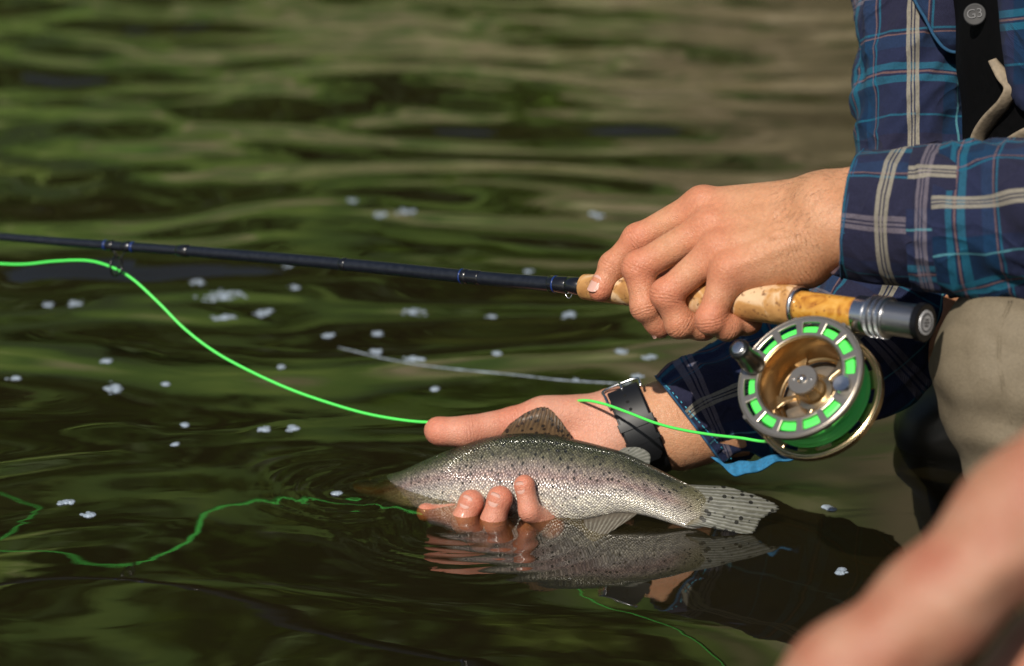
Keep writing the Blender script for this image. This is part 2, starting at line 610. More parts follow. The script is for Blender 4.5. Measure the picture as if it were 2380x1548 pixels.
bx = np.linspace(-40, 40, 60); by = np.linspace(-25, 60, 60)
BX, BY = np.meshgrid(bx, by, indexing='ij')
I = np.arange(3600).reshape(60, 60)
Fb = np.stack([I[:-1, :-1].ravel(), I[1:, :-1].ravel(), I[1:, 1:].ravel(), I[:-1, 1:].ravel()], 1)
bed = mesh_obj('river_bed', np.stack([BX.ravel(), BY.ravel(), -0.45 + 0.04 * pnoise(BX.ravel() / 3, BY.ravel() / 3, 5)], 1), Fb, bed_mat(), world=True, loc=(0, 0, 0))
tag(bed, 'brown stony bed under the river water', 'river bed', kind='structure')

# far bank: seen only mirrored in the water
def bank_mat():
    m, nt, b = new_mat('bank_earth')
    tc = nd(nt, 'TexCoord')
    nz = nd(nt, 'TexNoise', None, Vector=tc.outputs['Object'], Scale=1.1, Detail=4.0, Roughness=0.55)
    n2 = nd(nt, 'TexNoise', None, Vector=tc.outputs['Object'], Scale=0.8, Detail=3.0)
    sep = nd(nt, 'SeparateXYZ', None, Vector=tc.outputs['Object'])
    c1 = ramp(nt, nz.outputs[0], [(0.34, (0.085, 0.075, 0.035)), (0.5, (0.20, 0.165, 0.09)), (0.66, (0.46, 0.385, 0.27))])
    c2 = ramp(nt, nz.outputs[0], [(0.34, (0.018, 0.042, 0.008)), (0.5, (0.055, 0.115, 0.012)), (0.62, (0.14, 0.215, 0.035)), (0.72, (0.44, 0.39, 0.26))])
    f = math_(nt, 'ADD', n2.outputs[0], math_(nt, 'MULTIPLY', sep.outputs[0], -0.11))
    f = math_(nt, 'ADD', f, math_(nt, 'MULTIPLY', math_(nt, 'SUBTRACT', sep.outputs[2], 1.6), 0.07))
    c = mix(nt, ramp(nt, f, [(0.38, (0, 0, 0)), (0.52, (1, 1, 1))]), c1, c2)
    nt.links.new(c, b.inputs['Base Color'])
    setp(b, Roughness=0.9)
    return m


bx = np.linspace(-40, 40, 260); bt = np.linspace(0, 1, 60)
BX, BT = np.meshgrid(bx, bt, indexing='ij')
prof_y = 8.2 + BT ** 1.2 * 9
low = np.clip((BX - 0.1) / 0.9, 0, 1)
prof_z = -0.5 + (1.1 + 1.7 * low) * (1 - np.exp(-BT * 14)) + BT * 7.5
prof_z = prof_z * (1 + 0.18 * pnoise(BX / 2.2, BT * 6, 31))
prof_y = prof_y + 0.9 * pnoise(BX / 2.6, BT * 3, 32)
I = np.arange(BX.size).reshape(BX.shape)
Fb = np.stack([I[:-1, :-1].ravel(), I[1:, :-1].ravel(), I[1:, 1:].ravel(), I[:-1, 1:].ravel()], 1)
bank = mesh_obj('far_bank', np.stack([BX.ravel(), prof_y.ravel(), prof_z.ravel()], 1), Fb, bank_mat(), world=True, loc=(0, 8.2, 0))
tag(bank, 'earthy grassy far river bank mirrored in the water', 'river bank', kind='structure')


def leaf_mat():
    m, nt, b = new_mat('bank_leaves')
    at = nd(nt, 'Attribute', {'attribute_name': 'tone'})
    c = ramp(nt, at.outputs['Fac'], [(0.0, (0.03, 0.06, 0.010)), (0.35, (0.065, 0.135, 0.012)), (0.6, (0.115, 0.22, 0.016)), (0.85, (0.26, 0.36, 0.05)), (1.0, (0.46, 0.42, 0.24))])
    nt.links.new(c, b.inputs['Base Color'])
    setp(b, Roughness=0.6)
    tl = nd(nt, 'BsdfTranslucent'); nt.links.new(c, tl.inputs['Color'])
    ms = nd(nt, 'MixShader', None, Fac=0.35)
    nt.links.new(b.outputs[0], ms.inputs[1]); nt.links.new(tl.outputs[0], ms.inputs[2])
    nt.links.new(ms.outputs[0], nt.nodes['Material Output'].inputs[0])
    return m


LV, LT = [], []
for k in range(380):
    core = k < 270
    cx = rng.uniform(-3.2, 3.2) if core else rng.uniform(-16, 16)
    right = cx > 0.25
    if right and rng.random() > 0.60: continue
    zb = rng.uniform(0.15, 5.0) if not right else rng.choice([rng.uniform(0.2, 2.0), rng.uniform(2.2, 5.6), rng.uniform(2.2, 5.6)])
    cy = 8.9 + rng.uniform(0, 1.5) + zb * 0.35
    rad = np.array([rng.uniform(0.25, 0.7), rng.uniform(0.25, 0.5), rng.uniform(0.18, 0.5)]) * (1.0 if core else 1.7)
    nl = int(1300 * rad[0] * rad[2] + 100)
    d = rng.normal(size=(nl, 3)); d /= np.linalg.norm(d, axis=1, keepdims=True)
    p = np.array([cx, cy, zb]) + d * rad * rng.uniform(0.55, 1.08, (nl, 1))
    tone = np.clip(rng.normal(0.50, 0.30) + rng.normal(0, 0.05, nl), 0, 1)
    a = rng.normal(size=(nl, 3)); a /= np.linalg.norm(a, axis=1, keepdims=True)
    b_ = np.cross(a, rng.normal(size=(nl, 3))); b_ /= np.linalg.norm(b_, axis=1, keepdims=True)
    s = rng.uniform(0.05, 0.11, (nl, 1))
    LV.append(np.stack([p - a * s, p + b_ * s * 0.6, p + a * s, p - b_ * s * 0.6], 1).reshape(-1, 3)); LT.append(np.repeat(tone, 4))
LV = np.vstack(LV); LT = np.concatenate(LT)
fol = mesh_obj('bank_foliage', LV, np.arange(len(LV)).reshape(-1, 4), leaf_mat(), world=True, loc=(0, 9.5, 1), smooth=False, attrs={'tone': LT})
tag(fol, 'green bushes on the far bank mirrored in the river', 'foliage', kind='stuff')

# ------------------------------------------------------------------ trout
FISH = empty('trout', toW(C(1260, 1200, 34)), 'spotted silver trout with pink side stripe cradled at the water surface', 'fish')
st = np.array([  # px, top, bottom, dz, half width mm
    (828, 1117, 1138, 124, 3.0), (836, 1113, 1146, 122, 6.5), (850, 1110, 1153, 119, 8.6), (874, 1107, 1160, 114, 10.4), (910, 1102, 1169, 104, 11.8), (950, 1090, 1180, 90, 12.8),
    (1000, 1066, 1185, 74, 14), (1060, 1041, 1188, 60, 15.2), (1150, 1013, 1196, 47, 16.5), (1250, 1007, 1210, 36, 17), (1330, 1020, 1214, 27, 16),
    (1400, 1037, 1202, 20, 14), (1450, 1052, 1193, 15, 12), (1500, 1075, 1199, 10, 10), (1550, 1101, 1213, 5, 8), (1590, 1121, 1226, 2, 6.0), (1618, 1135, 1229, 0, 4.2), (1640, 1150, 1222, -1, 2.6), (1656, 1165, 1208, -1, 1.0)], float)
ss = spline(st, 96)
NS = 64
Vf, tv, ulen = [], [], []
cen = np.array([C(a[0], (a[1] + a[2]) / 2, a[3]) for a in ss])
slen = np.concatenate([[0], np.cumsum(np.linalg.norm(np.diff(cen, axis=0), axis=1))])
Tf = np.gradient(cen, axis=0); Tf /= np.linalg.norm(Tf, axis=1, keepdims=True)
for i, a in enumerate(ss):
    top = C(a[0], a[1], a[3]); bot = C(a[0], a[2], a[3])
    hh = np.linalg.norm(top - bot) / 2
    up = nrm(top - bot)
    side = nrm(np.cross(Tf[i], up))
    for j in range(NS):
        th = 2 * np.pi * j / NS
        cz, sz = math.cos(th), math.sin(th)
        wv = abs(sz) ** 0.85 * (1 if sz > 0 else -1)
        Vf.append(cen[i] + up * hh * cz + side * a[4] * wv)
        tv.append((1 - cz) / 2)
Ff, Uf = [], []
for i in range(len(ss) - 1):
    for j in range(NS):
        k = (j + 1) % NS
        Ff.append((i * NS + j, i * NS + k, (i + 1) * NS + k, (i + 1) * NS + j))
        for (q, r) in ((i, j), (i, j + 1), (i + 1, j + 1), (i + 1, j)):
            Uf.append((slen[q], r / NS * 130.0))
Ff.append(tuple(range(NS))[::-1]); Uf += [(0, 0)] * NS
Ff.append(tuple(range((len(ss) - 1) * NS, len(ss) * NS))); Uf += [(0, 0)] * NS


def fish_mat():
    m, nt, b = new_mat('trout_skin')
    uv = nd(nt, 'UVMap')
    tva = nd(nt, 'Attribute', {'attribute_name': 'tv'}).outputs['Fac']
    hda = nd(nt, 'Attribute', {'attribute_name': 'sl'}).outputs['Fac']   # 0 snout .. 1 tail
    mp = nd(nt, 'Mapping', None, Vector=uv.outputs[0], Rotation=(0, 0, math.radians(45)), Scale=(0.62, 0.62, 1))
    vo = nd(nt, 'TexVoronoi', {'voronoi_dimensions': '2D'}, Vector=mp.outputs[0], Scale=1.0, Randomness=0.6)
    ve = nd(nt, 'TexVoronoi', {'voronoi_dimensions': '2D', 'feature': 'DISTANCE_TO_EDGE'}, Vector=mp.outputs[0], Scale=1.0, Randomness=0.6)
    nz = nd(nt, 'TexNoise', None, Vector=uv.outputs[0], Scale=0.055, Detail=4.0)
    t = math_(nt, 'ADD', tva, math_(nt, 'MULTIPLY', math_(nt, 'SUBTRACT', nz.outputs[0], 0.5), 0.16))
    c = ramp(nt, t, [(0.0, (0.022, 0.026, 0.010)), (0.10, (0.045, 0.05, 0.022)), (0.24, (0.155, 0.15, 0.105)), (0.38, (0.36, 0.30, 0.28)),
                     (0.47, (0.40, 0.295, 0.285)), (0.58, (0.56, 0.50, 0.48)), (0.72, (0.80, 0.77, 0.70)), (0.9, (0.86, 0.84, 0.77)), (1.0, (0.87, 0.85, 0.78))])
    sc = nd(nt, 'SeparateColor', None, Color=vo.outputs['Color'])
    c = mix(nt, 1.0, c, ramp(nt, sc.outputs[0], [(0.0, (0.62, 0.60, 0.62)), (0.5, (1.0, 0.98, 0.95)), (1.0, (1.35, 1.3, 1.2))]), 'MULTIPLY')
    edge = ramp(nt, ve.outputs['Distance'], [(0.02, (0.40, 0.38, 0.36)), (0.20, (1, 1, 1))])
    ef = ramp(nt, hda, [(0.10, (0.0,) * 3), (0.24, (1,) * 3)])
    c = mix(nt, ef, c, mix(nt, 1.0, c, edge, 'MULTIPLY'))
    # orange-brown gill cover; dark olive head, the water's dimming put into its colour
    c = mix(nt, ramp(nt, hda, [(0.13, (1,) * 3), (0.22, (0,) * 3)]), c, ramp(nt, t, [(0.2, (0.015, 0.017, 0.008)), (0.42, (0.06, 0.045, 0.02)), (0.55, (0.13, 0.065, 0.025)), (0.8, (0.13, 0.12, 0.075))]))
    c = mix(nt, ramp(nt, hda, [(0.90, (0,) * 3), (0.965, (1,) * 3)]), c, ramp(nt, t, [(0.1, (0.14, 0.13, 0.07)), (0.5, (0.30, 0.27, 0.19)), (0.8, (0.42, 0.38, 0.33))]))
    # spots
    sp = nd(nt, 'TexVoronoi', {'voronoi_dimensions': '2D'}, Vector=uv.outputs[0], Scale=0.20, Randomness=1.0)
    n3 = nd(nt, 'TexNoise', None, Vector=uv.outputs[0], Scale=0.9, Detail=2.0)
    s2 = nd(nt, 'SeparateColor', None, Color=sp.outputs['Color'])
    rad = math_(nt, 'MULTIPLY', ramp(nt, t, [(0.0, (1,) * 3), (0.45, (0.75,) * 3), (0.78, (0.40,) * 3), (0.9, (0,) * 3)]),
                math_(nt, 'ADD', 0.07, math_(nt, 'MULTIPLY', s2.outputs[1], 0.19)))
    dist = math_(nt, 'ADD', sp.outputs['Distance'], math_(nt, 'MULTIPLY', math_(nt, 'SUBTRACT', n3.outputs[0], 0.5), 0.34))
    sf = math_(nt, 'MULTIPLY', math_(nt, 'LESS_THAN', dist, rad), 0.93)
    c = mix(nt, sf, c, (0.012, 0.013, 0.012))
    nt.links.new(c, b.inputs['Base Color'])
    setp(b, Metallic=0.22, Roughness=0.34)
    nt.links.new(ramp(nt, sc.outputs[1], [(0, (0.26,) * 3), (1, (0.5,) * 3)]), b.inputs['Roughness'])
    dome = math_(nt, 'SUBTRACT', 1.0, vo.outputs['Distance'])
    tilt = math_(nt, 'ADD', dome, math_(nt, 'MULTIPLY', sc.outputs[2], 0.5))
    bn = bump(nt, b, math_(nt, 'MULTIPLY', tilt, ef), 0.9, 0.0009)
    nt.links.new(bn.outputs[0], b.inputs['Coat Normal'])
    setp(b, Coat_Weight=0.6, Coat_Roughness=0.1)
    return m


sl = np.repeat(np.linspace(0, 1, len(ss)), NS)
fb = mesh_obj('body', np.array(Vf), Ff, fish_mat(), FISH, uv=Uf, attrs={'tv': tv, 'sl': np.repeat(slen / slen[-1], NS)})


def fin_mat(name, base, ray, spot, sp_scale=0.16, sp_rad=0.16, n_ray=0.55, transl=0.4, root_c=None, wob=0.8, clear=0.25):
    m, nt, b = new_mat(name)
    uv = nd(nt, 'UVMap')
    sep = nd(nt, 'SeparateXYZ', None, Vector=uv.outputs[0])
    nz = nd(nt, 'TexNoise', None, Vector=uv.outputs[0], Scale=0.25, Detail=4.0)
    r = math_(nt, 'SINE', math_(nt, 'MULTIPLY', math_(nt, 'ADD', sep.outputs[0], math_(nt, 'MULTIPLY', nz.outputs[0], wob)), 2 * math.pi * n_ray))
    c = mix(nt, ramp(nt, math_(nt, 'ADD', math_(nt, 'MULTIPLY', r, 0.5), 0.5), [(0.35, (0,) * 3), (0.8, (1,) * 3)]), base, ray)
    c = mix(nt, 0.5, c, mix(nt, 1.0, c, ramp(nt, nz.outputs[0], [(0.3, (0.5,) * 3), (0.7, (1.4,) * 3)]), 'MULTIPLY'))
    c = mix(nt, ramp(nt, math_(nt, 'DIVIDE', math_(nt, 'ADD', sep.outputs[1], math_(nt, 'MULTIPLY', nz.outputs[0], 6.0)), 20.0), [(0.25, (1,) * 3), (0.62, (0,) * 3)]), c, root_c or base)
    tcf = nd(nt, 'TexCoord')
    sp = nd(nt, 'TexVoronoi', None, Vector=tcf.outputs['Object'], Scale=sp_scale * 1000, Randomness=0.9)
    c = mix(nt, math_(nt, 'MULTIPLY', math_(nt, 'LESS_THAN', sp.outputs['Distance'], sp_rad), 0.9), c, spot)
    nt.links.new(c, b.inputs['Base Color'])
    setp(b, Roughness=0.42, Coat_Weight=0.08, Coat_Roughness=0.2)
    bump(nt, b, r, 0.5, 0.0006)
    tl = nd(nt, 'BsdfTranslucent'); nt.links.new(c, tl.inputs['Color'])
    ms = nd(nt, 'MixShader', None, Fac=transl)
    nt.links.new(b.outputs[0], ms.inputs[1]); nt.links.new(tl.outputs[0], ms.inputs[2])
    # the web between the rays is thin enough to see through
    web = math_(nt, 'MULTIPLY', math_(nt, 'SUBTRACT', 0.6, math_(nt, 'MULTIPLY', r, 0.4)), clear)
    ms2 = nd(nt, 'MixShader', None, Fac=web)
    tr = nd(nt, 'BsdfTransparent')
    nt.links.new(ms.outputs[0], ms2.inputs[1]); nt.links.new(tr.outputs[0], ms2.inputs[2])
    nt.links.new(ms2.outputs[0], nt.nodes['Material Output'].inputs[0])
    return m


def fin(name, root, edge, mat, nu=40, nv=14, thick=(1.6, 0.35), belly=0.0, jag=0.0):
    """root and edge: matching rows (px,py,dz); a thin wedge between them, corrugated along its rays"""
    R = spline([C(*p) for p in root], nu); E = spline([C(*p) for p in edge], nu)
    V = []; UVv = []
    for sgn in (-1, 1):
        for i in range(nu):
            u = i / (nu - 1)
            j_ = jag * (0.5 + 0.5 * math.sin(i * 2.4)) * (rng.random() * 0.6 + 0.4)
            for j in range(nv):
                v = j / (nv - 1)
                p = R[i] + (E[i] - R[i]) * v * (1 - j_)
                th = (thick[0] * (1 - v) + thick[1] * v) / 2
                p = p + np.array([0, 0, 1.0]) * (sgn * th - belly * math.sin(math.pi * v) * math.sin(math.pi * u) + 0.14 * math.sin(i * 1.9) * v)
                V.append(p); UVv.append((u * np.linalg.norm(E[0] - E[-1]) * 0.8, v * np.linalg.norm(E[nu // 2] - R[nu // 2])))
    N = nu * nv
    F = []
    for i in range(nu - 1):
        for j in range(nv - 1):
            a, b_, c_, d_ = i * nv + j, i * nv + j + 1, (i + 1) * nv + j + 1, (i + 1) * nv + j
            F.append((a, b_, c_, d_)); F.append((N + a, N + d_, N + c_, N + b_))
    ring = [i * nv for i in range(nu)] + [(nu - 1) * nv + j for j in range(1, nv)] + [i * nv + nv - 1 for i in range(nu - 2, -1, -1)] + [j for j in range(nv - 2, 0, -1)]
    for q in range(len(ring)):
        a, b_ = ring[q], ring[(q + 1) % len(ring)]
        F.append((a, b_, N + b_, N + a))
    U = [UVv[i] for f in F for i in f]
    return mesh_obj(name, np.array(V), F, mat, FISH, uv=U)


FIN_TAIL = fin_mat('tail_fin', (0.25, 0.25, 0.20), (0.36, 0.365, 0.33), (0.016, 0.016, 0.014), 0.19, 0.30, 0.62, root_c=(0.30, 0.26, 0.17), wob=1.2, clear=0.34)
FIN_DORS = fin_mat('dorsal_fin', (0.20, 0.125, 0.06), (0.10, 0.06, 0.03), (0.015, 0.012, 0.010), 0.26, 0.33, 0.5)
FIN_GREY = fin_mat('pale_fin', (0.30, 0.31, 0.27), (0.40, 0.40, 0.36), (0.05, 0.05, 0.045), 0.16, 0.08, 0.5)
FIN_ANAL = fin_mat('anal_fin', (0.22, 0.19, 0.15), (0.36, 0.34, 0.28), (0.10, 0.09, 0.08), 0.16, 0.06, 0.55)
fin('caudal_fin', [(1588, 1126, 1), (1600, 1142, 0), (1609, 1160, 0), (1612, 1178, -1), (1611, 1194, -1), (1606, 1208, -2), (1594, 1220, -2)],
    [(1690, 1130, 5), (1772, 1156, 2), (1814, 1182, -2), (1772, 1206, -5), (1762, 1224, -7), (1740, 1242, -9), (1650, 1226, -6)], FIN_TAIL, 60, 18, (2.6, 0.4), 4.0, 0.06)
fin('dorsal_fin', [(1160, 1016, 47), (1200, 1016, 43), (1250, 1018, 38), (1300, 1026, 33), (1328, 1030, 30)],
    [(1185, 985, 50), (1225, 957, 50), (1268, 945, 48), (1300, 972, 42), (1326, 1012, 34)], FIN_DORS, 48, 14, (1.6, 0.3), -3.0, 0.05)
fin('adipose_fin', [(1430, 1052, 16), (1450, 1060, 15), (1470, 1068, 14), (1488, 1076, 13)],
    [(1452, 1040, 18), (1485, 1040, 18), (1510, 1055, 17), (1510, 1081, 15)], FIN_GREY, 20, 10, (2.2, 0.9))
fin('anal_fin', [(1316, 1212, 22), (1370, 1205, 17), (1430, 1192, 12), (1482, 1193, 9)],
    [(1352, 1232, 0), (1366, 1252, -8), (1388, 1256, -11), (1462, 1208, 3)], FIN_ANAL, 30, 14, (2.0, 0.4), 3.0, 0.03)
fin('pelvic_fin', [(1120, 1196, 40), (1140, 1197, 38), (1160, 1199, 36)], [(1160, 1222, 34), (1185, 1226, 32), (1195, 1212, 32)], FIN_ANAL, 14, 8, (1.6, 0.4))
# eye
ec = C(866, 1122, 108)
V, F = lathe([(0, 3.2), (0.7, 3.0), (1.2, 2.2), (1.5, 1.0), (1.55, 0.05)], ec, np.array([0.1, 0.25, -1]), (0, 1, 0), 20)
eye = mesh_obj('eye', V, F, simple('eye_gold', (0.32, 0.25, 0.10), 0.15, Coat_Weight=1.0), FISH)
V, F = lathe([(1.2, 1.5), (1.6, 1.4), (1.75, 0.05)], ec, np.array([0.1, 0.25, -1]), (0, 1, 0), 16)
mesh_obj('pupil', V, F, simple('eye_black', (0.01, 0.01, 0.01), 0.1), eye)

# ------------------------------------------------------------------ fly rod
def rod_dz(px):
    return -30 - (px - 1370) * 0.2


ROD = empty('fly_rod', toW(C(1650, 693, rod_dz(1650))), 'black fly rod with cork grip and burl wood reel seat', 'fishing rod')
RP = lambda px, py: C(px, py, rod_dz(px))
M_BLANK = simple('graphite_blank', (0.006, 0.008, 0.014), 0.36, 0.0, noise=300.0, Coat_Weight=0.3, Coat_Roughness=0.15)
M_BLACK = simple('black_wrap', (0.006, 0.006, 0.008), 0.25, Coat_Weight=0.8)
M_BLUE = simple('blue_thread', (0.008, 0.03, 0.16), 0.3, Coat_Weight=0.5)
M_STEEL = simple('bright_steel', (0.66, 0.66, 0.67), 0.24, 1.0)
M_GUN = simple('gunmetal', (0.52, 0.52, 0.53), 0.28, 1.0)
rodpts = [(-260, 532), (-120, 541), (0, 550), (130, 561), (265, 571), (430, 583), (640, 600), (840, 618), (1085, 643), (1230, 656), (1345, 665)]
RC = spline([RP(*p) for p in rodpts], 120)
rs = np.linspace(0, 1, 120)
rr = np.interp(RC[:, 0], [RP(-260, 532)[0], RP(265, 571)[0], RP(425, 583)[0], RP(440, 584)[0], RP(1085, 643)[0], RP(1345, 665)[0]],
               [2.5, 3.35, 3.5, 3.9, 4.5, 5.0])
V, F, U = loft(RC, rr, rr, 20, (0, 1, 0))
mesh_obj('blank', V, F, M_BLANK, ROD)


def rod_frame(px):
    xs = np.array([p[0] for p in rodpts]); ys = np.array([p[1] for p in rodpts])
    y0, y1 = np.interp(px - 6, xs, ys), np.interp(px + 6, xs, ys)
    a, b_ = RP(px - 6, y0), RP(px + 6, y1)
    return (a + b_) / 2, nrm(b_ - a), float(np.interp(((a + b_) / 2)[0], RC[:, 0], rr))


def band(name, px, width, extra, mat):
    o, d, r = rod_frame(px)
    L = width / 2
    V, F = lathe([(-L, r), (-L * 0.85, r + extra), (L * 0.85, r + extra), (L, r)], o, d, (0, 1, 0), 28)
    return mesh_obj(name, V, F, mat, ROD)


for px, wd, ex, mt in [(427, 11, 0.9, M_BLACK), (258, 6, 0.55, M_BLACK), (296, 7, 0.6, M_BLACK), (246, 1.8, 0.5, M_BLUE), (309, 1.8, 0.5, M_BLUE),
                       (800, 5, 0.35, M_BLACK), (1082, 5, 0.55, M_BLACK), (1075, 1.2, 0.7, M_BLUE), (1095, 16, 0.3, M_BLACK), (1300, 15, 0.6, M_BLACK), (1292, 1.3, 0.8, M_BLUE)]:
    band('thread_wrap', px, wd, ex, mt)
band('winding_check', 1338, 12, 0.8, M_BLACK)
V, F = lathe([(-1, 5.3), (1, 5.3)], rod_frame(1312)[0], rod_frame(1312)[1], (0, 1, 0), 24)
mesh_obj('silver_band', V, F, M_STEEL, ROD)


def wire(pts, r, n=40, seg=8):
    P = spline(np.asarray(pts), n)
    T = P[-1] - P[0]
    hint = np.array([0, 0.2, 1.0]) if abs(nrm(T)[2]) < 0.8 else np.array([0, 1.0, 0])
    V, F, U = loft(P, r, r, seg, hint)
    return V, F


# hook keeper
o, d, r = rod_frame(1322)
hk = [o + d * x + np.array([0, -(r + y), 0]) for x, y in ((-2.3, -0.8), (-2.2, 1.5), (0, 3.4), (2.2, 1.5), (2.3, -0.8))]
V, F = wire(hk, 0.35)
mesh_obj('hook_keeper', V, F, M_STEEL, ROD)
# stripping guide: ring hung below the blank on wire legs
o, d, r = rod_frame(272)
gc = o + np.array([-0.5, -(r + 11.0), 0.0])
e1 = nrm(np.cross(d, [0, 1.0, 0])); e2 = np.cross(e1, d)
ring = [gc + e1 * 6.6 * math.cos(a) + e2 * 7.2 * math.sin(a) for a in np.linspace(0, 2 * math.pi, 33)]
T_, A_, B_ = frames(np.array(ring), d)
V, F, U = loft(np.array(ring), 0.85, 0.85, 10, d, caps=(False, False))
gd = mesh_obj('line_guide', V, F, M_BLACK, ROD)
leg1 = [o - d * 5 + np.array([0, -r, 0]), o - d * 1.5 + np.array([0, -r - 2, 0]), gc + e1 * 5.7 + e2 * 3.4]
leg2 = [o - d * 5 + np.array([0, -r, 0]), o - d * 1.5 + np.array([0, -r - 2, 0]), gc - e1 * 5.7 + e2 * 3.4]
leg3 = [o + d * 8 + np.array([0, -r, 0]), o + d * 4 + np.array([0, -r - 5, 0]), gc - e2 * 6.9 + d * 0.4]
for lg in (leg1, leg2, leg3):
    V, F = wire(lg, 0.6, 16)
    mesh_obj('guide_leg', V, F, M_BLACK, gd)


def cork_mat():
    m, nt, b = new_mat('cork')
    tc = nd(nt, 'TexCoord')
    n1 = nd(nt, 'TexNoise', None, Vector=tc.outputs['Object'], Scale=45.0, Detail=4.0, Distortion=0.6)
    n2 = nd(nt, 'TexNoise', None, Vector=tc.outputs['Object'], Scale=260.0, Detail=4.0)
    vo = nd(nt, 'TexVoronoi', None, Vector=tc.outputs['Object'], Scale=150.0)
    c = ramp(nt, n1.outputs[0], [(0.36, (0.36, 0.17, 0.05)), (0.50, (0.50, 0.26, 0.085)), (0.56, (0.66, 0.45, 0.26)), (0.75, (0.72, 0.52, 0.32))])
    c = mix(nt, ramp(nt, n2.outputs[0], [(0.30, (0.9,) * 3), (0.42, (0,) * 3)]), c, (0.16, 0.07, 0.025))
    c = mix(nt, ramp(nt, vo.outputs['Distance'], [(0.05, (0.8,) * 3), (0.16, (0,) * 3)]), c, (0.22, 0.10, 0.04))
    nt.links.new(c, b.inputs['Base Color'])
    setp(b, Roughness=0.62)
    bump(nt, b, math_(nt, 'ADD', n2.outputs[0], vo.outputs['Distance']), 0.5, 0.0006)
    return m


def burl_mat():
    m, nt, b = new_mat('burl_wood')
    tc = nd(nt, 'TexCoord')
    n1 = nd(nt, 'TexNoise', None, Vector=tc.outputs['Object'], Scale=70.0, Detail=3.0, Distortion=2.5)
    vo = nd(nt, 'TexVoronoi', None, Vector=tc.outputs['Object'], Scale=210.0)
    c = ramp(nt, n1.outputs[0], [(0.3, (0.36, 0.13, 0.015)), (0.5, (0.62, 0.29, 0.04)), (0.7, (0.72, 0.40, 0.09))])
    c = mix(nt, ramp(nt, vo.outputs['Distance'], [(0.08, (0.85,) * 3), (0.22, (0,) * 3)]), c, (0.20, 0.06, 0.008))
    nt.links.new(c, b.inputs['Base Color'])
    setp(b, Roughness=0.25, Coat_Weight=0.9, Coat_Roughness=0.06)
    return m


CORK = cork_mat()
g0, g1 = RP(1354, 666), RP(1856, 712)
gax = nrm(g1 - g0); gl = np.linalg.norm(g1 - g0)
prof = [(0, 6.2), (1.0, 7.6), (3, 8.3), (0.10 * gl, 8.7), (0.25 * gl, 9.6), (0.42 * gl, 11.0), (0.6 * gl, 11.8), (0.75 * gl, 11.6), (0.88 * gl, 12.2), (0.955 * gl, 12.6), (0.985 * gl, 12.4), (gl, 11.6)]
pr = spline(prof, 60)
V, F = lathe(pr, g0, gax, (0, 1, 0), 48)
mesh_obj('cork_grip', V, F, CORK, ROD)
s0 = g1; s1 = RP(2152, 750)
sax = nrm(s1 - s0); slen_ = np.linalg.norm(s1 - s0)
V, F = lathe([(-0.8, 11.9), (-0.5, 12.6), (1.6, 12.6), (2.2, 11.2)], s0, sax, (0, 1, 0), 48)
mesh_obj('grip_ring', V, F, M_STEEL, ROD)
t0 = lambda px: (px - 1856) / (2152 - 1856) * slen_
V, F = lathe([(1.0, 9.8), (t0(2012), 9.6)], s0, sax, (0, 1, 0), 48)
mods(mesh_obj('reel_seat', V, F, burl_mat(), ROD), autosmooth=30)
V, F = lathe([(t0(1999), 10.0), (t0(2000), 11.3), (t0(2026), 11.3), (t0(2028), 10.9)], s0, sax, (0, 1, 0), 48)
mods(mesh_obj('sliding_hood', V, F, M_STEEL, ROD), autosmooth=30)
nut = [(t0(2027), 10.5)]
for k in range(3):
    a = t0(2032) + k * 4.0
    nut += [(a, 10.6), (a + 0.6, 12.6), (a + 2.6, 12.6), (a + 3.2, 10.8)]
nut += [(nut[-1][0] + 0.6, 10.6)]
V, F = lathe(nut, s0, sax, (0, 1, 0), 72)
ln = mods(mesh_obj('locking_nut', V, F, M_GUN, ROD), autosmooth=30)
V, F = None, None
kn = []
b_ = nrm(np.array([0, 1.0, 0]) - sax[1] * sax); a_ = np.cross(sax, b_)
for k in range(3):
    for j in range(44):
        th = 2 * math.pi * j / 44
        rd = a_ * math.cos(th) + b_ * math.sin(th); tg = -a_ * math.sin(th) + b_ * math.cos(th)
        kn.append(box(s0 + sax * (t0(2032) + k * 4.0 + 1.6) + rd * 12.55, nrm(sax + tg * 0.5), tg, rd, 1.1, 0.35, 0.3))
V, F = merge(*kn)
tag(mesh_obj('knurling', V, F, M_STEEL, ln, smooth=False), kind='stuff')
thr = []
x = nut[-1][0]
while x < slen_ - 4.5:
    thr += [(x, 9.3), (x + 0.5, 10.1), (x + 1.0, 10.1), (x + 1.5, 9.3)]
    x += 1.6
V, F = lathe(thr, s0, sax, (0, 1, 0), 48)
mods(mesh_obj('threaded_barrel', V, F, M_GUN, ROD), autosmooth=30)
V, F = lathe([(slen_ - 4.6, 10.2), (slen_ - 4.2, 11.4), (slen_ - 0.5, 11.4), (slen_, 10.8)], s0, sax, (0, 1, 0), 48)
cap = mods(mesh_obj('butt_cap', V, F, simple('black_anodised', (0.015, 0.015, 0.017), 0.3, 0.6), ROD), autosmooth=30)
V, F = lathe([(slen_ + 0.05, 7.4), (slen_ + 0.5, 7.2)], s0, sax, (0, 1, 0), 40)
mesh_obj('emblem_disc', V, F, simple('emblem_white', (0.55, 0.55, 0.56), 0.4, 0.2), cap, smooth=False)
V, F = lathe([(slen_ + 0.55, 5.8), (slen_ + 0.75, 5.6), (slen_ + 0.75, 4.9), (slen_ + 0.55, 4.7)], s0, sax, (0, 1, 0), 40, (False, False))
mesh_obj('emblem_ring', V, F, simple('emblem_dark', (0.06, 0.06, 0.065), 0.4), cap, smooth=False)
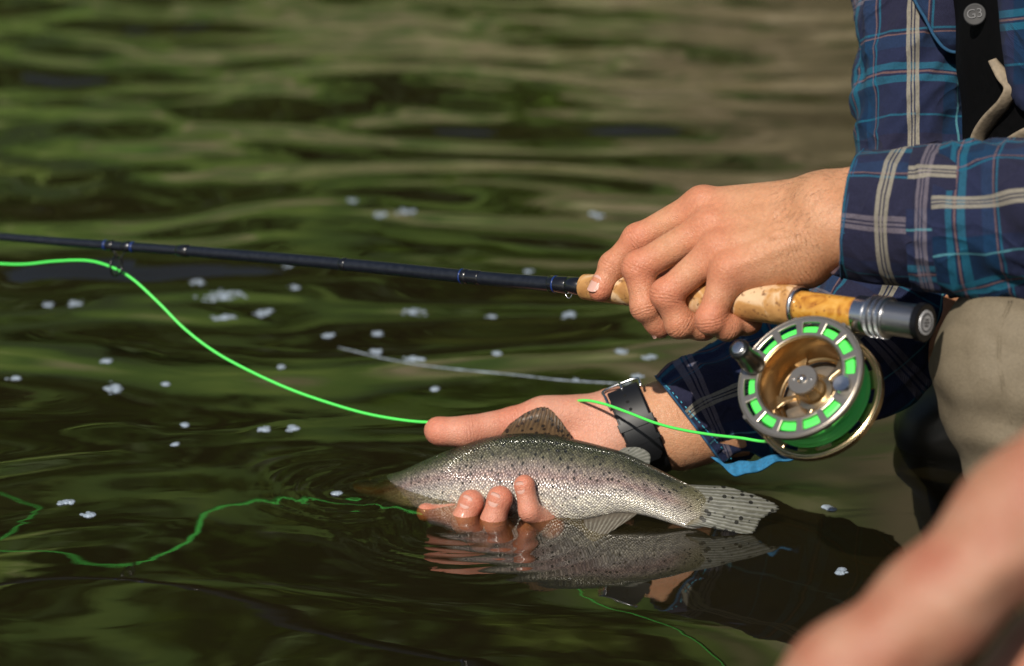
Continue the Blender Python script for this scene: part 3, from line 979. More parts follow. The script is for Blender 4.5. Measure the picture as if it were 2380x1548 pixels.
for k in range(3):
    V, F = box(s0 + sax * (slen_ + 0.6) + b_ * (1.8 - 1.8 * k), a_, b_, sax, 3.0 - 0.9 * abs(k - 1), 0.45, 0.12)
    mesh_obj('emblem_mark', V, F, bpy.data.materials['emblem_dark'], cap, smooth=False)

# ------------------------------------------------------------------ fly reel
rv = nrm(np.array([-1, 0.125, 0.72]))
n_ = np.array([-0.49, 0.45, -0.747]); n_ = nrm(n_ - n_ @ rv * rv)     # spool axis, towards the lens side
dn = nrm(np.cross(rv, n_))                                            # from the rod down to the reel
if dn[1] > 0: dn = -dn
RCEN = C(1882, 901, -150) + 0
att = s0 + sax * t0(1945)
RCEN = att + dn * 51.3
REEL = empty('fly_reel', toW(RCEN + dn * 45), 'grey and gold fly reel filled with neon green line', 'fishing reel')
M_FACE = simple('reel_grey', (0.46, 0.41, 0.345), 0.33, 0.95)
M_GOLD = simple('champagne_gold', (0.62, 0.47, 0.28), 0.22, 1.0)
M_GOLD2 = simple('bronze_cup', (0.56, 0.38, 0.19), 0.26, 1.0)
M_LINE = simple('neon_line', (0.10, 0.92, 0.13), 0.38, Coat_Weight=0.3)
NSG = 280


def annulus(rows, r_list, zf, windows=None, ncell=NSG, win_rows=()):
    """flat ring in the reel's plane, at height zf along the spool axis, cells left out for windows"""
    V, F = [], []
    for r in r_list:
        for j in range(ncell):
            th = 2 * math.pi * j / ncell
            V.append(RCEN + n_ * zf + r * (rv * math.cos(th) + dn * math.sin(th)))
    for i in range(len(r_list) - 1):
        for j in range(ncell):
            if i in win_rows and windows(j): continue
            k = (j + 1) % ncell
            F.append((i * ncell + j, i * ncell + k, (i + 1) * ncell + k, (i + 1) * ncell + j))
    return np.array(V), F


skipw = {0, 6}
ROT0 = 2
def win(j):
    q = (j + ROT0) % 20
    w_ = ((j + ROT0) // 20) % 14
    return 3 <= q < 17 and w_ not in SKIP


# handle points to the picture's left, counterweight to the right
def ang_of(v):
    v = np.asarray(v, float); v = v - v @ n_ * n_
    return math.atan2(v @ dn, v @ rv) % (2 * math.pi)


HA = ang_of([-1.0, 0.22, 0.9]); 
hj = int(HA / (2 * math.pi) * 14 + 0.5) % 14
ROT0 = (10 - int(round(HA / (2 * math.pi) * NSG))) % 20
widx = lambda th: ((int(round(th / (2 * math.pi) * NSG)) + ROT0) // 20) % 14
WA = ang_of([1.0, -0.22, -0.9])
SKIP = {widx(HA), widx(HA + math.pi)}
V, F = annulus(None, [30.3, 32.4, 39.9, 41.7, 43.2], 16.0, win, win_rows=(1,))
face = mods(mesh_obj('spool_face', V, F, M_FACE, REEL, smooth=False), bevel=0.00045, seg=2, solid=0.0022)
# thin bright rims
def rim(name, r, z, wr, mat, parent=None, depth=None):
    d2 = depth or wr
    pr = [(z - d2, r - wr), (z - d2, r + wr), (z + d2, r + wr), (z + d2, r - wr), (z - d2, r - wr)]
    V, F = lathe(pr, RCEN, n_, dn, 96, (False, False))
    return mods(mesh_obj(name, V, F, mat, parent or REEL), bevel=0.0004, autosmooth=35)


rim('outer_rim', 43.9, 15.2, 0.7, M_FACE, face, 2.0)
rim('inner_rim', 30.1, 16.4, 0.5, M_GOLD, face, 0.9)
V, F = lathe([(16.2, 29.8), (15, 29.4), (4, 28.2), (-9, 27.4), (-10, 26.6), (-10.2, 24.0)], RCEN, n_, dn, 96, (False, False))
cup = mods(mesh_obj('spool_cup', V, F, M_GOLD2, REEL), solid=0.0008)
# spokes at the back of the cup and the hub
for k in range(5):
    a = HA + 0.5 + k * 2 * math.pi / 5
    rd = rv * math.cos(a) + dn * math.sin(a); tg = -rv * math.sin(a) + dn * math.cos(a)
    pts = [(9, -3.4), (15, -1.5), (22, -2.3), (27.6, -5.5), (27.6, 5.5), (22, 2.3), (15, 1.5), (9, 3.4)]
    V = [RCEN + n_ * z + rd * x + tg * y for z in (-9.5, -6.5) for x, y in pts]
    m = len(pts)
    F = [tuple(range(m))[::-1], tuple(range(m, 2 * m))] + [(i, (i + 1) % m, m + (i + 1) % m, m + i) for i in range(m)]
    mods(mesh_obj('spoke', np.array(V), F, M_GOLD, REEL, smooth=False), bevel=0.0005)
V, F = lathe([(-9.5, 13.5), (-6.2, 13.0), (-5.6, 9.6), (9, 9.2), (10, 9.6)], RCEN, n_, dn, 64)
mods(mesh_obj('hub', V, F, M_GOLD, REEL), autosmooth=35)
V, F = lathe([(9.6, 9.9), (10.0, 10.4), (12.2, 10.4), (12.6, 10.0)], RCEN, n_, dn, 64)
hc = mods(mesh_obj('hub_cap', V, F, M_FACE, REEL), autosmooth=35)
V, F = lathe([(12.4, 3.4), (13.4, 3.2), (13.6, 2.2), (14.6, 1.9), (15.2, 1.2), (15.3, 0.05)], RCEN, n_, dn, 32)
mesh_obj('centre_screw', V, F, M_STEEL, hc)
for sg in (-1, 1):
    V, F = lathe([(12.5, 1.0), (12.9, 0.9)], RCEN + rv * 6.3 * sg + dn * 0.8 * sg, n_, dn, 16)
    mesh_obj('cap_pin', V, F, M_STEEL, hc)
# counterweight and handle
wa = HA + math.pi
cw = RCEN + (rv * math.cos(wa) + dn * math.sin(wa)) * 35.5
V, F = lathe([(16.8, 5.4), (17.6, 6.2), (22.5, 6.2), (23.4, 5.6), (23.2, 4.0), (22.9, 0.05)], cw, n_, dn, 40)
mods(mesh_obj('counterweight', V, F, M_STEEL, REEL), autosmooth=35)
hn = RCEN + (rv * math.cos(HA) + dn * math.sin(HA)) * 35.5
V, F = lathe([(16.5, 5.2), (17.2, 6.8), (19, 7.6), (25, 7.4), (32, 6.6), (38, 6.5), (41.0, 7.0), (42.6, 6.6), (43.2, 5.2)], hn, n_, dn, 40)
hd = mesh_obj('handle_knob', V, F, simple('black_resin', (0.006, 0.007, 0.006), 0.3), REEL)
V, F = lathe([(43.0, 4.6), (43.9, 4.4), (44.1, 3.6)], hn, n_, dn, 28)
sc_ = mesh_obj('handle_screw', V, F, M_STEEL, hd)
# line on the spool: wraps side by side
pr = [(-13, 33.5)]
zz = -12.6
while zz < 14.0:
    rbase = 37.6 + 0.5 * math.sin(zz * 0.7) + 0.35 * math.sin(zz * 2.9)
    pr += [(zz, rbase - 1.1), (zz + 0.35, rbase + 0.2), (zz + 0.95, rbase + 0.6), (zz + 1.55, rbase + 0.2), (zz + 1.9, rbase - 1.1)]
    zz += 1.95
pr += [(14.4, 33.5)]
V, F = lathe(pr, RCEN, n_, dn, 96, (True, True))
F = F[:-2]
wl = mesh_obj('wound_line', V, F, M_LINE, REEL)
V, F = annulus(None, [31.5, 37.0], 14.3)
mesh_obj('wound_line_side', V, F, M_LINE, wl)
# rear flange, frame ring, pillars, foot
V, F = annulus(None, [27, 36, 40.5, 43.6], -14.2, lambda j: (j % 28) < 12, win_rows=(1,))
mods(mesh_obj('frame_plate', V, F, M_GOLD, REEL, smooth=False), bevel=0.0005, solid=0.002)
rim('frame_ring', 44.6, -15.2, 1.0, M_GOLD, None, 2.6)
V, F = lathe([(-16.5, 26), (-18.5, 20), (-18.5, 6), (-16, 5)], RCEN, n_, dn, 48)
mods(mesh_obj('drag_housing', V, F, M_FACE, REEL), autosmooth=35)
for th in (math.pi * 1.5 - 0.42, math.pi * 1.5 + 0.42, math.pi * 0.5 - 0.75):
    rd = rv * math.cos(th) + dn * math.sin(th)
    V, F = lathe([(-15, 2.2), (15.5, 2.2)], RCEN + rd * 44.0, n_, dn, 20)
    mods(mesh_obj('frame_pillar', V, F, M_FACE, REEL), autosmooth=35)
fz = -1.0
ftop = RCEN - dn * (57 - 11.2)
pts = [(-31, 0.2, 3.2), (-26, 1.2, 4.4), (-13, 2.2, 5.0), (13, 2.2, 5.0), (26, 1.2, 4.4), (31, 0.2, 3.2)]
V = []
for x, h_, wd in pts:
    for (yy, ww) in ((0, wd), (0, -wd), (h_ + 0.8, -wd * 0.8), (h_ + 0.8, wd * 0.8)):
        V.append(ftop + rv * x + n_ * (fz + ww) + dn * (yy - 0.6))
F = [(0, 1, 2, 3), tuple(range(20, 24))[::-1]]
for i in range(5):
    for j in range(4):
        k = (j + 1) % 4
        F.append((i * 4 + j, (i + 1) * 4 + j, (i + 1) * 4 + k, i * 4 + k))
mods(mesh_obj('reel_foot', np.array(V), F, M_FACE, REEL, smooth=False), bevel=0.0006)
V, F = box(ftop + dn * 2.6 + n_ * fz, rv, dn, n_, 11, 2.2, 9)
mods(mesh_obj('foot_post', V, F, M_FACE, REEL, smooth=False), bevel=0.001)

RCW = toW(RCEN)
for o_ in list(COL.objects):
    q = o_
    while q.parent is not None: q = q.parent
    if q is REEL and o_.type == 'MESH':
        off = RCW - root_loc(REEL)
        for v in o_.data.vertices:
            c_ = np.array(v.co) - off
            v.co = off + c_ * 0.9

# ------------------------------------------------------------------ fly line
ldz = lambda px: np.interp(px, [-260, 0, 262, 1045, 1110, 1290, 1350, 1790], [320, 255, 202, 92, 101, 96, 60, -112])
lp = [(-260, 600), (-120, 604), (0, 613), (60, 614), (130, 607), (205, 606), (262, 622), (310, 650), (370, 705), (430, 765), (500, 818), (580, 862), (670, 903), (760, 935), (850, 961),
      (940, 977), (1010, 982), (1050, 980), (1110, 984), (1200, 972), (1290, 945), (1350, 931), (1400, 938), (1460, 959), (1520, 982), (1580, 998), (1650, 1010), (1720, 1018), (1785, 1026)]
LP = [C(x, y, ldz(x)) for x, y in lp]
endp = RCEN + dn * 32.8 + rv * 6 + n_ * 6
LP.append(endp)
LC = spline(LP, 420)
V, F, U = loft(LC, 0.98, 0.98, 10, (0.1, 0.8, 0.6))
tag(mesh_obj('fly_line', V, F, M_LINE), 'neon green fly line running from reel over the hand to the rod guide', 'fishing line')
# ------------------------------------------------------------------ the angler
PERSON = empty('person', toW(C(2480, 1150, -60)), 'crouching angler in a blue plaid shirt and khaki waders', 'person')


def LH(px, py, dz):
    return C(px, py, dz - 0.074 * (px - 1370))


def fit(name_pts, rad):
    return np.array(name_pts), rad


# rod hand: palm down over the cork, seen from its back
L = {}
L['index'] = ([LH(1632, 478, -50), LH(1483, 556, -46), LH(1425, 618, -44), LH(1394, 676, -47)], [11.2, 9.2, 8.2, 7.0])
L['middle'] = ([LH(1648, 528, -63), LH(1484, 622, -66), LH(1500, 712, -66), LH(1535, 760, -56)], [11.0, 9.6, 8.6, 7.2])
L['ring'] = ([LH(1668, 580, -76), LH(1549, 684, -80), LH(1580, 752, -74), LH(1640, 764, -62)], [10.8, 9.2, 8.4, 7.2])
L['pinky'] = ([LH(1692, 632, -87), LH(1652, 742, -90), LH(1690, 760, -82), LH(1748, 750, -66)], [10.4, 8.6, 7.6, 6.4])
L['thumb'] = ([LH(1840, 560, -52), LH(1715, 600, -44), LH(1620, 628, -34), LH(1530, 648, -26)], [13, 11, 10, 8])
WR_T, WR_B = LH(1925, 452, -72), LH(1928, 548, -84)
L_FORE = [(LH(1946, 464, -72), LH(2060, 452, -70)), (LH(1950, 530, -84), LH(2060, 556, -84))]


def left_hand(Pt):
    d = None
    for key, wpt, r0 in (('index', LH(1868, 464, -70), 13), ('middle', LH(1884, 480, -74), 15), ('ring', LH(1892, 515, -80), 16.5), ('pinky', LH(1885, 560, -84), 16)):
        e = cone(Pt, wpt, L[key][0][0], r0, L[key][1][0] - 0.2)
        d = e if d is None else smin(d, e, 9)
    d = smin(d, cone(Pt, LH(1735, 628, -74), LH(1872, 606, -74), 14.5, 17.5), 16)       # heel of the hand
    d = smin(d, cone(Pt, LH(1880, 560, -60), LH(1740, 560, -52), 17, 13), 14)            # thumb ball behind
    for (a, b), ra, rb in zip(L_FORE, (18.5, 19.0), (20.5, 22.5)):
        d = smin(d, cone(Pt, a, b, ra, rb), 16)
    d = smin(d, cone(Pt, LH(1905, 470, -88), LH(1950, 520, -92), 9, 9), 18)               # wrist bone
    # tendons on the back of the hand
    for key, a in (('index', LH(1860, 452, -84)), ('middle', LH(1870, 478, -92)), ('ring', LH(1876, 512, -97)), ('pinky', LH(1868, 556, -99))):
        k = L[key][0][0]
        d = smin(d, cone(Pt, a, k + np.array([2, 3.2, -9.6]), 1.9, 2.8), 5)
    for vn in ([LH(1850, 470, -91), LH(1800, 500, -89), LH(1755, 500, -82), LH(1700, 505, -76)], [LH(1860, 540, -101), LH(1800, 548, -97), LH(1750, 575, -96), LH(1712, 590, -93)],
               [LH(1800, 548, -97), LH(1770, 530, -91), LH(1715, 545, -84)]):             # veins
        d = smin(d, chain(Pt, vn, [1.7] * len(vn), 2.0), 3.5)
    for key in ('index', 'middle', 'ring', 'pinky'):                                      # knuckles
        k = L[key][0][0]
        e = np.sqrt(((Pt - (k + np.array([0, 2.6, -5.2])).astype(np.float32)) ** 2).sum(1)) - 7.6
        d = smin(d, e, 5)
    out = None
    for key, (pts, rad) in L.items():
        f = chain(Pt, pts, rad, 2.5)
        if key != 'thumb':
            for i in (1, 2):                                                              # finger joints swell
                e = np.sqrt(((Pt - pts[i].astype(np.float32)) ** 2).sum(1)) - rad[i] * 1.06
                f = smin(f, e, 4)
            tip = pts[3] - nrm(pts[3] - pts[2]) * 4.0
            e = np.sqrt(((Pt - tip.astype(np.float32)) ** 2).sum(1)) - rad[3] * 1.05
            f = smin(f, e, 4)
        g = smin(d, f, 7)
        out = g if out is None else np.minimum(out, g)
    # keep the grip free of flesh: the cork presses in
    ga, gb = g0.astype(np.float32), g1.astype(np.float32)
    return np.maximum(out, -(cone(Pt, ga, gb, 8.4, 12.0) + 0.0))


# hand under the fish: palm up, fingertips on the near flank
R = {}
R['index'] = ([C(1222, 1066, 84), C(1128, 1226, 64), C(1052, 1198, 46), C(990, 1191, 40)], [10.6, 8.8, 7.6, 5.6])
R['middle'] = ([C(1258, 1085, 80), C(1122, 1252, 48), C(1078, 1210, 29), C(1096, 1168, 29)], [10.6, 9.2, 8.6, 8.0])
R['ring'] = ([C(1294, 1105, 74), C(1190, 1258, 42), C(1146, 1212, 21), C(1162, 1159, 20)], [10.4, 9.0, 8.5, 7.9])
R['pinky'] = ([C(1330, 1120, 66), C(1284, 1226, 28), C(1231, 1188, 15), C(1219, 1128, 15)], [9.6, 7.8, 7.3, 6.3])
R['thumb'] = ([C(1330, 985, 84), C(1192, 985, 70), C(1092, 1003, 64), C(1018, 1001, 66)], [15.5, 11.2, 10.6, 8.6])
R_WR = C(1475, 992, 72)


def right_hand(Pt):
    d = None
    for key in ('index', 'middle', 'ring', 'pinky'):
        a = {'index': C(1430, 960, 84), 'middle': C(1440, 985, 86), 'ring': C(1450, 1008, 82), 'pinky': C(1455, 1026, 74)}[key]
        e = cone(Pt, a, R[key][0][0], 15, R[key][1][0])
        d = e if d is None else smin(d, e, 16)
    d = smin(d, cone(Pt, C(1420, 962, 70), C(1270, 968, 70), 12, 12.5), 14)              # thumb ball
    d = smin(d, cone(Pt, C(1425, 1020, 66), C(1350, 1072, 58), 13.5, 12), 14)             # heel
    d = smin(d, cone(Pt, C(1440, 975, 78), C(1560, 962, 78), 16.5, 21), 14)
    d = smin(d, cone(Pt, C(1450, 1012, 74), C(1580, 1010, 76), 16.5, 21), 14)
    d = smin(d, cone(Pt, C(1560, 962, 78), C(1740, 915, 74), 21, 25), 14)
    d = smin(d, cone(Pt, C(1580, 1010, 76), C(1740, 975, 74), 21, 24), 14)
    out = None
    for key, (pts, rad) in R.items():
        f = chain(Pt, pts, rad, 2.5)
        tip = pts[3]
        e = np.sqrt(((Pt - tip.astype(np.float32)) ** 2).sum(1)) - rad[3] * 1.03
        f = smin(f, e, 3)
        if key == 'thumb':
            f = smin(f, cone(Pt, pts[3] + np.array([4, -1.5, -3]), pts[2] + np.array([-6, -1, -3]), 7.5, 8.0), 6)
            g = smin(d, f, 16)
        else:
            g = smin(d, f, 7)
        out = g if out is None else np.minimum(out, g)
    return out


def chains_attr(V, H, back):
    """redness near joints and tips, wrinkle phase and mask over the finger joints"""
    red = np.zeros(len(V)); wr = np.zeros(len(V)); wm = np.zeros(len(V))
    for key, (pts, rad) in H.items():
        for i in range(3):
            dseg = cone(V.astype(np.float32), pts[i], pts[i + 1], 0, 0)
            red = np.maximum(red, (0.12, 0.32, 0.45)[i] * np.exp(-(dseg / (rad[i] * 1.3)) ** 4))
        for i in (0, 1, 2, 3):
            dd = np.linalg.norm(V - pts[i], axis=1)
            amp = [0.75, 0.95, 0.7, 1.0][i]
            red = np.maximum(red, amp * np.exp(-(dd / (rad[i] * 1.6)) ** 2 * 0.8))
            if i in (1, 2):
                ax = nrm(nrm(pts[i] - pts[i - 1]) + nrm(pts[i + 1] - pts[i]))
                sp = (V - pts[i]) @ ax
                m = np.exp(-(dd / (rad[i] * 1.25)) ** 4 - (sp / 3.6) ** 4)
                hit = m > wm
                wr[hit] = sp[hit]; wm[hit] = m[hit]
    return red, wr, wm


def bounds(H, extra, pad):
    P = np.vstack([np.array(p) for p, r in H.values()] + [np.array(extra)])
    return P.min(0) - pad, P.max(0) + pad


HAND_H = 1.15
lo, hi = bounds(L, [LH(2055, 450, -70), LH(2055, 560, -84), LH(1700, 420, -70)], np.array([16, 19, 20])); hi[0] -= 14
VL, FL = surface(left_hand, lo, hi, HAND_H)
aL = chains_attr(VL, L, None)
lo, hi = bounds(R, [C(1735, 945, 74), C(1600, 890, 80)], np.array([14, 18, 18])); hi[0] -= 12
VR, FR = surface(right_hand, lo, hi, HAND_H)
aR = chains_attr(VR, R, None)
# creases at the outer side of the rod wrist, lines across the palm
cw_ = LH(1868, 606, -92); dd = np.linalg.norm((VL - cw_) / np.array([15, 20, 24]), axis=1)
m = np.exp(-dd ** 4) * 0.6; hit = m > aL[2]
aL[1][hit] = ((VL - cw_) @ nrm([1, 0.45, 0]))[hit] * 0.8; aL[2][hit] = m[hit]
aR[2][:] *= 0.5
wetR = np.clip((1.0 - np.abs(toW(VR)[:, 2]) / 0.03), 0, 1) * (VR[:, 2] < 1850 + 60) * 0.8


# the rest of the body, mostly inside the clothes
def rest(Pt):
    d = chain(Pt, [C(1690, 955, 74), C(1990, 860, 70), C(2150, 760, 66), C(2150, 300, 90), C(2230, -420, 130)], [23, 28, 30, 32, 36], 10)
    d = smin(d, chain(Pt, [LH(2030, 505, -77), C(2500, 470, -170), C(2680, 440, -190), C(2760, -380, -90)], [22, 32, 34, 42], 10), 10)
    d = smin(d, cone(Pt, C(2790, 520, 0), C(2720, -250, 0), 98, 92), 30)
    d = smin(d, cone(Pt, C(2660, -400, 10), C(2490, -700, 15), 56, 48), 30)
    head = C(2430, -900, 15)
    h = ell(Pt, head, (0.95, 0.2, 0), (-0.2, 0.95, 0), (0, 0, 1), (92, 118, 74))
    h = smin(h, ell(Pt, head + np.array([-38, -62, 0]), (1, 0, 0), (0, 1, 0), (0, 0, 1), (52, 50, 50)), 30)
    h = smin(h, cone(Pt, head + np.array([-88, 6, 0]), head + np.array([-104, -22, 0]), 9, 12), 12)
    for s in (-1, 1):
        h = smin(h, ell(Pt, head + np.array([12, -8, 74 * s]), (1, 0, 0), (0, 1, 0), (0, 0, 1), (16, 30, 7)), 6)
        h = np.maximum(h, -ell(Pt, head + np.array([-86, 12, 30 * s]), (1, 0, 0), (0, 1, 0), (0, 0, 1), (14, 9, 14)))
    h = np.maximum(h, -cone(Pt, head + np.array([-84, -62, -20]), head + np.array([-84, -62, 20]), 3.5, 3.5))
    return smin(d, h, 20)


VB, FB = surface(rest, C(1600, 1250, -330) - np.array([0, 0, 0]), C(3150, -1500, 330), 7.0, 2)
offs = [0, len(VL), len(VL) + len(VR)]
Vb = np.vstack([VL, VR, VB]); Fb = np.vstack([FL, FR + offs[1], FB + offs[2]])
z0 = np.zeros(len(VB))
BODY = mesh_obj('body', Vb, Fb, SKIN_L, PERSON, attrs={'red': np.concatenate([aL[0], aR[0], z0]), 'wr': np.concatenate([aL[1], aR[1], z0]), 'wm': np.concatenate([aL[2], aR[2], z0]), 'wet': np.concatenate([np.zeros(len(VL)), wetR, z0]),
                'palm': np.concatenate([np.zeros(len(VL)), np.clip((C(1490, 1000, 70)[0] - VR[:, 0]) / 14, 0, 1), z0])})


def nail(a, b, r, side, length, width, t=0.85, lift=0.25):
    """curved plate near the end b of the phalanx a-b, on the side given by a direction"""
    ax = nrm(b - a)
    s = np.asarray(side, float); s = nrm(s - s @ ax * ax); q = np.cross(ax, s)
    c = a + (b - a) * t
    nu, nv = 11, 11
    V, F = [], []
    for lay in (0, 1):
        for i in range(nu):
            for j in range(nv):
                u = i / (nu - 1) * 2 - 1; v = j / (nv - 1) * 2 - 1
                wd = width / 2 * (1 - 0.10 * v * v) * (1 - (0.18 if v < -0.6 else 0.10 if v > 0.7 else 0) * abs(u))
                ang = u * wd / r
                rr_ = r + lift - 0.9 * lay - (0.55 if abs(u) == 1 or j == 0 else 0.0)
                endc = -0.9 * u * u * (1 if v > 0 else -1) * abs(v)
                V.append(c + ax * (v * length / 2 + endc * length * 0.13) + (s * math.cos(ang) + q * math.sin(ang)) * rr_)
    N = nu * nv
    for i in range(nu - 1):
        for j in range(nv - 1):
            f = (i * nv + j, i * nv + j + 1, (i + 1) * nv + j + 1, (i + 1) * nv + j)
            F.append(f); F.append(tuple(N + k for k in f[::-1]))
    ring = [i * nv for i in range(nu)] + [(nu - 1) * nv + j for j in range(1, nv)] + [i * nv + nv - 1 for i in range(nu - 2, -1, -1)] + [j for j in range(nv - 2, 0, -1)]
    for k in range(len(ring)):
        a_, b2 = ring[k], ring[(k + 1) % len(ring)]
        F.append((b2, a_, N + a_, N + b2))
    return mesh_obj('fingernail', np.array(V), F, NAIL, BODY)


p, r = L['index']; nail(p[2], p[3], (r[2] + r[3]) / 2 + 0.1, (-0.85, 0.1, -0.75), 12.5, 10, 0.86, 0.5)
p, r = L['middle']; nail(p[2], p[3], r[3] + 0.4, (-1, -1, -0.2), 9.5, 9, 0.9)
p, r = R['middle']; nail(p[2], p[3], r[3] + 0.2, (-0.55, 0.0, -1.0), 9.5, 9.5, 0.93, 0.45)
p, r = R['ring']; nail(p[2], p[3], r[3] + 0.2, (-0.55, 0.0, -1.0), 10, 9.5, 0.93, 0.45)
p, r = R['pinky']; nail(p[2], p[3], r[3] + 0.2, (-0.60, 0.0, -1.0), 9, 7.6, 0.95, 0.45)

hm = []
rs_ = np.random.default_rng(3)
def hairs(V, F, cond, n, flow):
    fc_ = V[F].mean(1)
    nr_ = np.cross(V[F[:, 2]] - V[F[:, 0]], V[F[:, 3]] - V[F[:, 1]]); nr_ /= np.linalg.norm(nr_, axis=1, keepdims=True) + 1e-9
    idx = np.flatnonzero(cond(fc_, nr_))
    for i in rs_.choice(idx, n):
        base, nn = fc_[i], nr_[i]
        d = nrm(np.asarray(flow) + rs_.normal(0, 0.35, 3)); d = nrm(d - d @ nn * nn + nn * rs_.uniform(0.15, 0.5))
        ln = rs_.uniform(4, 9); q = nrm(np.cross(d, nn)) * 0.04
        mid = base + d * ln * 0.55; tip = base + nrm(d - nn * 0.25) * ln
        hm.append((np.array([base - q, base + q, base + nn * 0.08, mid - q * .7, mid + q * .7, mid + nn * 0.06, tip]),
                   [(0, 1, 4, 3), (1, 2, 5, 4), (2, 0, 3, 5), (3, 4, 6), (4, 5, 6), (5, 3, 6)]))


hairs(VL, FL, lambda c, n: (c[:, 0] > LH(1800, 500, -80)[0]) & (n[:, 2] < 0.5) & (n[:, 1] > -0.4), 420, (-0.6, -0.6, 0.1))
hairs(VR, FR, lambda c, n: (c[:, 0] > C(1570, 500, 70)[0]) & (n[:, 2] < 0.5), 120, (-0.5, -0.7, 0.1))
V, F = merge(*hm)
tag(mesh_obj('arm_hair', V, F, simple('hair_brown', (0.13, 0.07, 0.035), 0.5), BODY), kind='stuff')

# ------------------------------------------------------------------ shirt
def folds(seed, amp, ls, lt):
    def f(s, th):
        a = pnoise(s / ls + 0.9 * np.cos(th), np.sin(th) * lt + s / ls * 0.3, seed)
        b = pnoise(s / (ls * 0.4) + 2 * np.cos(th), np.sin(th) * lt * 2.2, seed + 1)
        c = (1 - np.abs(pnoise(s / (ls * 0.85) + 1.3 * np.cos(th + 0.5) + 5, np.sin(th + 0.5) * lt * 1.2 + 0.55 * s / ls, seed + 2))) ** 4
        return amp * (a * 1.5 + 0.45 * b + 0.9 * (c - 0.4))
    return f


def tube(name, pts, mat, parent, seed, amp=2.2, nseg=96, n=120, ls=45.0, lt=1.6, hint=(0, 0, -1.0), extra=None, solid=0.0012, caps=(False, False), swap=False, off=(0, 0)):
    """pts rows px, py, dz, r_along_picture, r_depth"""
    S = spline(np.array([list(C(*p[:3])) + [p[3], p[4]] for p in pts]), n)
    fd = folds(seed, amp, ls, lt)
    def dsp(s, th):
        d = fd(s, th)
        if extra is not None: d = d + extra(s, th)
        return d
    V, F, U = loft(S[:, :3], S[:, 3], S[:, 4], nseg, hint, caps, dsp)
    U = (U[:, ::-1] if swap else U) + np.array(off)
    o = mesh_obj(name, V, F, mat, parent, uv=U)
    if solid: mods(o, solid=solid)
    return o, S


def hoop(name, S, i, extra, r, mat, parent, seed=None, dispf=None, hint=(0, 0, -1.0), nseg=96):
    """a piping round the open end of a tube"""
    T, A, B = frames(S[:, :3], hint)
    th = np.linspace(0, 2 * np.pi, nseg + 1)
    e = 0
    s = np.concatenate([[0], np.cumsum(np.linalg.norm(np.diff(S[:, :3], axis=0), axis=1))])[i]
    dd = dispf(np.full_like(th, s), th) if dispf is not None else 0 * th
    d = np.cos(th)[:, None] * A[i] * (S[i, 3]) + np.sin(th)[:, None] * B[i] * (S[i, 4])
    rr_ = np.linalg.norm(d, axis=1, keepdims=True)
    P = S[i, :3] + d * (1 + (dd[:, None] + extra) / rr_)
    V, F, U = loft(P, r[0], r[1], 8, T[i], caps=(False, False))
    return mesh_obj(name, V, F, mat, parent)


SHIRT = mesh_obj('shirt', *lathe([(0, 118), (120, 132), (260, 128), (330, 90)], C(2760, 330, -10), C(2680, -330, -10) - C(2760, 330, -10), (0, 0, 1), 48), PLAID, PERSON)
mods(SHIRT)
uvl = SHIRT.data.uv_layers.new(name='UVMap')
for p in SHIRT.data.polygons:
    for li in p.loop_indices:
        v = SHIRT.data.vertices[SHIRT.data.loops[li].vertex_index].co
        uvl.data[li].uv = (v.x * 1000 + 40, v.z * 1000)

# far arm: upper sleeve hangs, forearm reaches down to the fish
sl1, S1 = tube('sleeve', [(1602, 978, 76, 34.5, 33), (1632, 956, 76, 36, 34), (1700, 930, 76, 39, 36), (1780, 908, 75, 43, 39), (1880, 866, 72, 46, 42), (2000, 790, 70, 50, 44), (2085, 660, 74, 49, 46), (2120, 520, 80, 43, 46),
                     (2126, 380, 84, 40, 46), (2124, 200, 90, 40, 48), (2126, 0, 98, 40, 50), (2150, -260, 112, 46, 54), (2230, -480, 125, 52, 58)], PLAID, SHIRT, 41, 4.4, n=200, nseg=120, off=(71, 0))
hoop('cuff_binding', S1, 0, 0.3, (1.5, 0.9), EDGE, SHIRT, dispf=folds(41, 4.4, 45.0, 1.6))
# loose cuff tail hanging from the far sleeve, lining showing
FL1 = spline([C(1652, 1062, 48), C(1690, 1076, 40), (C(1740, 1072, 38)), C(1800, 1060, 38), C(1862, 1050, 42)], 40)
FL2 = spline([C(1664, 1072, 44), C(1708, 1104, 34), C(1752, 1098, 32), C(1806, 1076, 33), C(1866, 1060, 40)], 40)
V, F = [], []
for i in range(40):
    for j in range(8):
        v = j / 7
        V.append(FL1[i] * (1 - v) + FL2[i] * v + np.array([0, 0.8 * math.sin(i * 0.5), -1.6 * math.sin(i * 0.7 + v * 2)]))
for i in range(39):
    for j in range(7):
        F.append((i * 8 + j, i * 8 + j + 1, (i + 1) * 8 + j + 1, (i + 1) * 8 + j))
mods(mesh_obj('cuff_tail', np.array(V), F, CUFF_IN, SHIRT), solid=0.0014)

# near arm: sleeve turned back in layers over the rod wrist
def ls(pts):
    return [(a, b, c - 0.074 * (a - 1370), d, e) for a, b, c, d, e in pts]


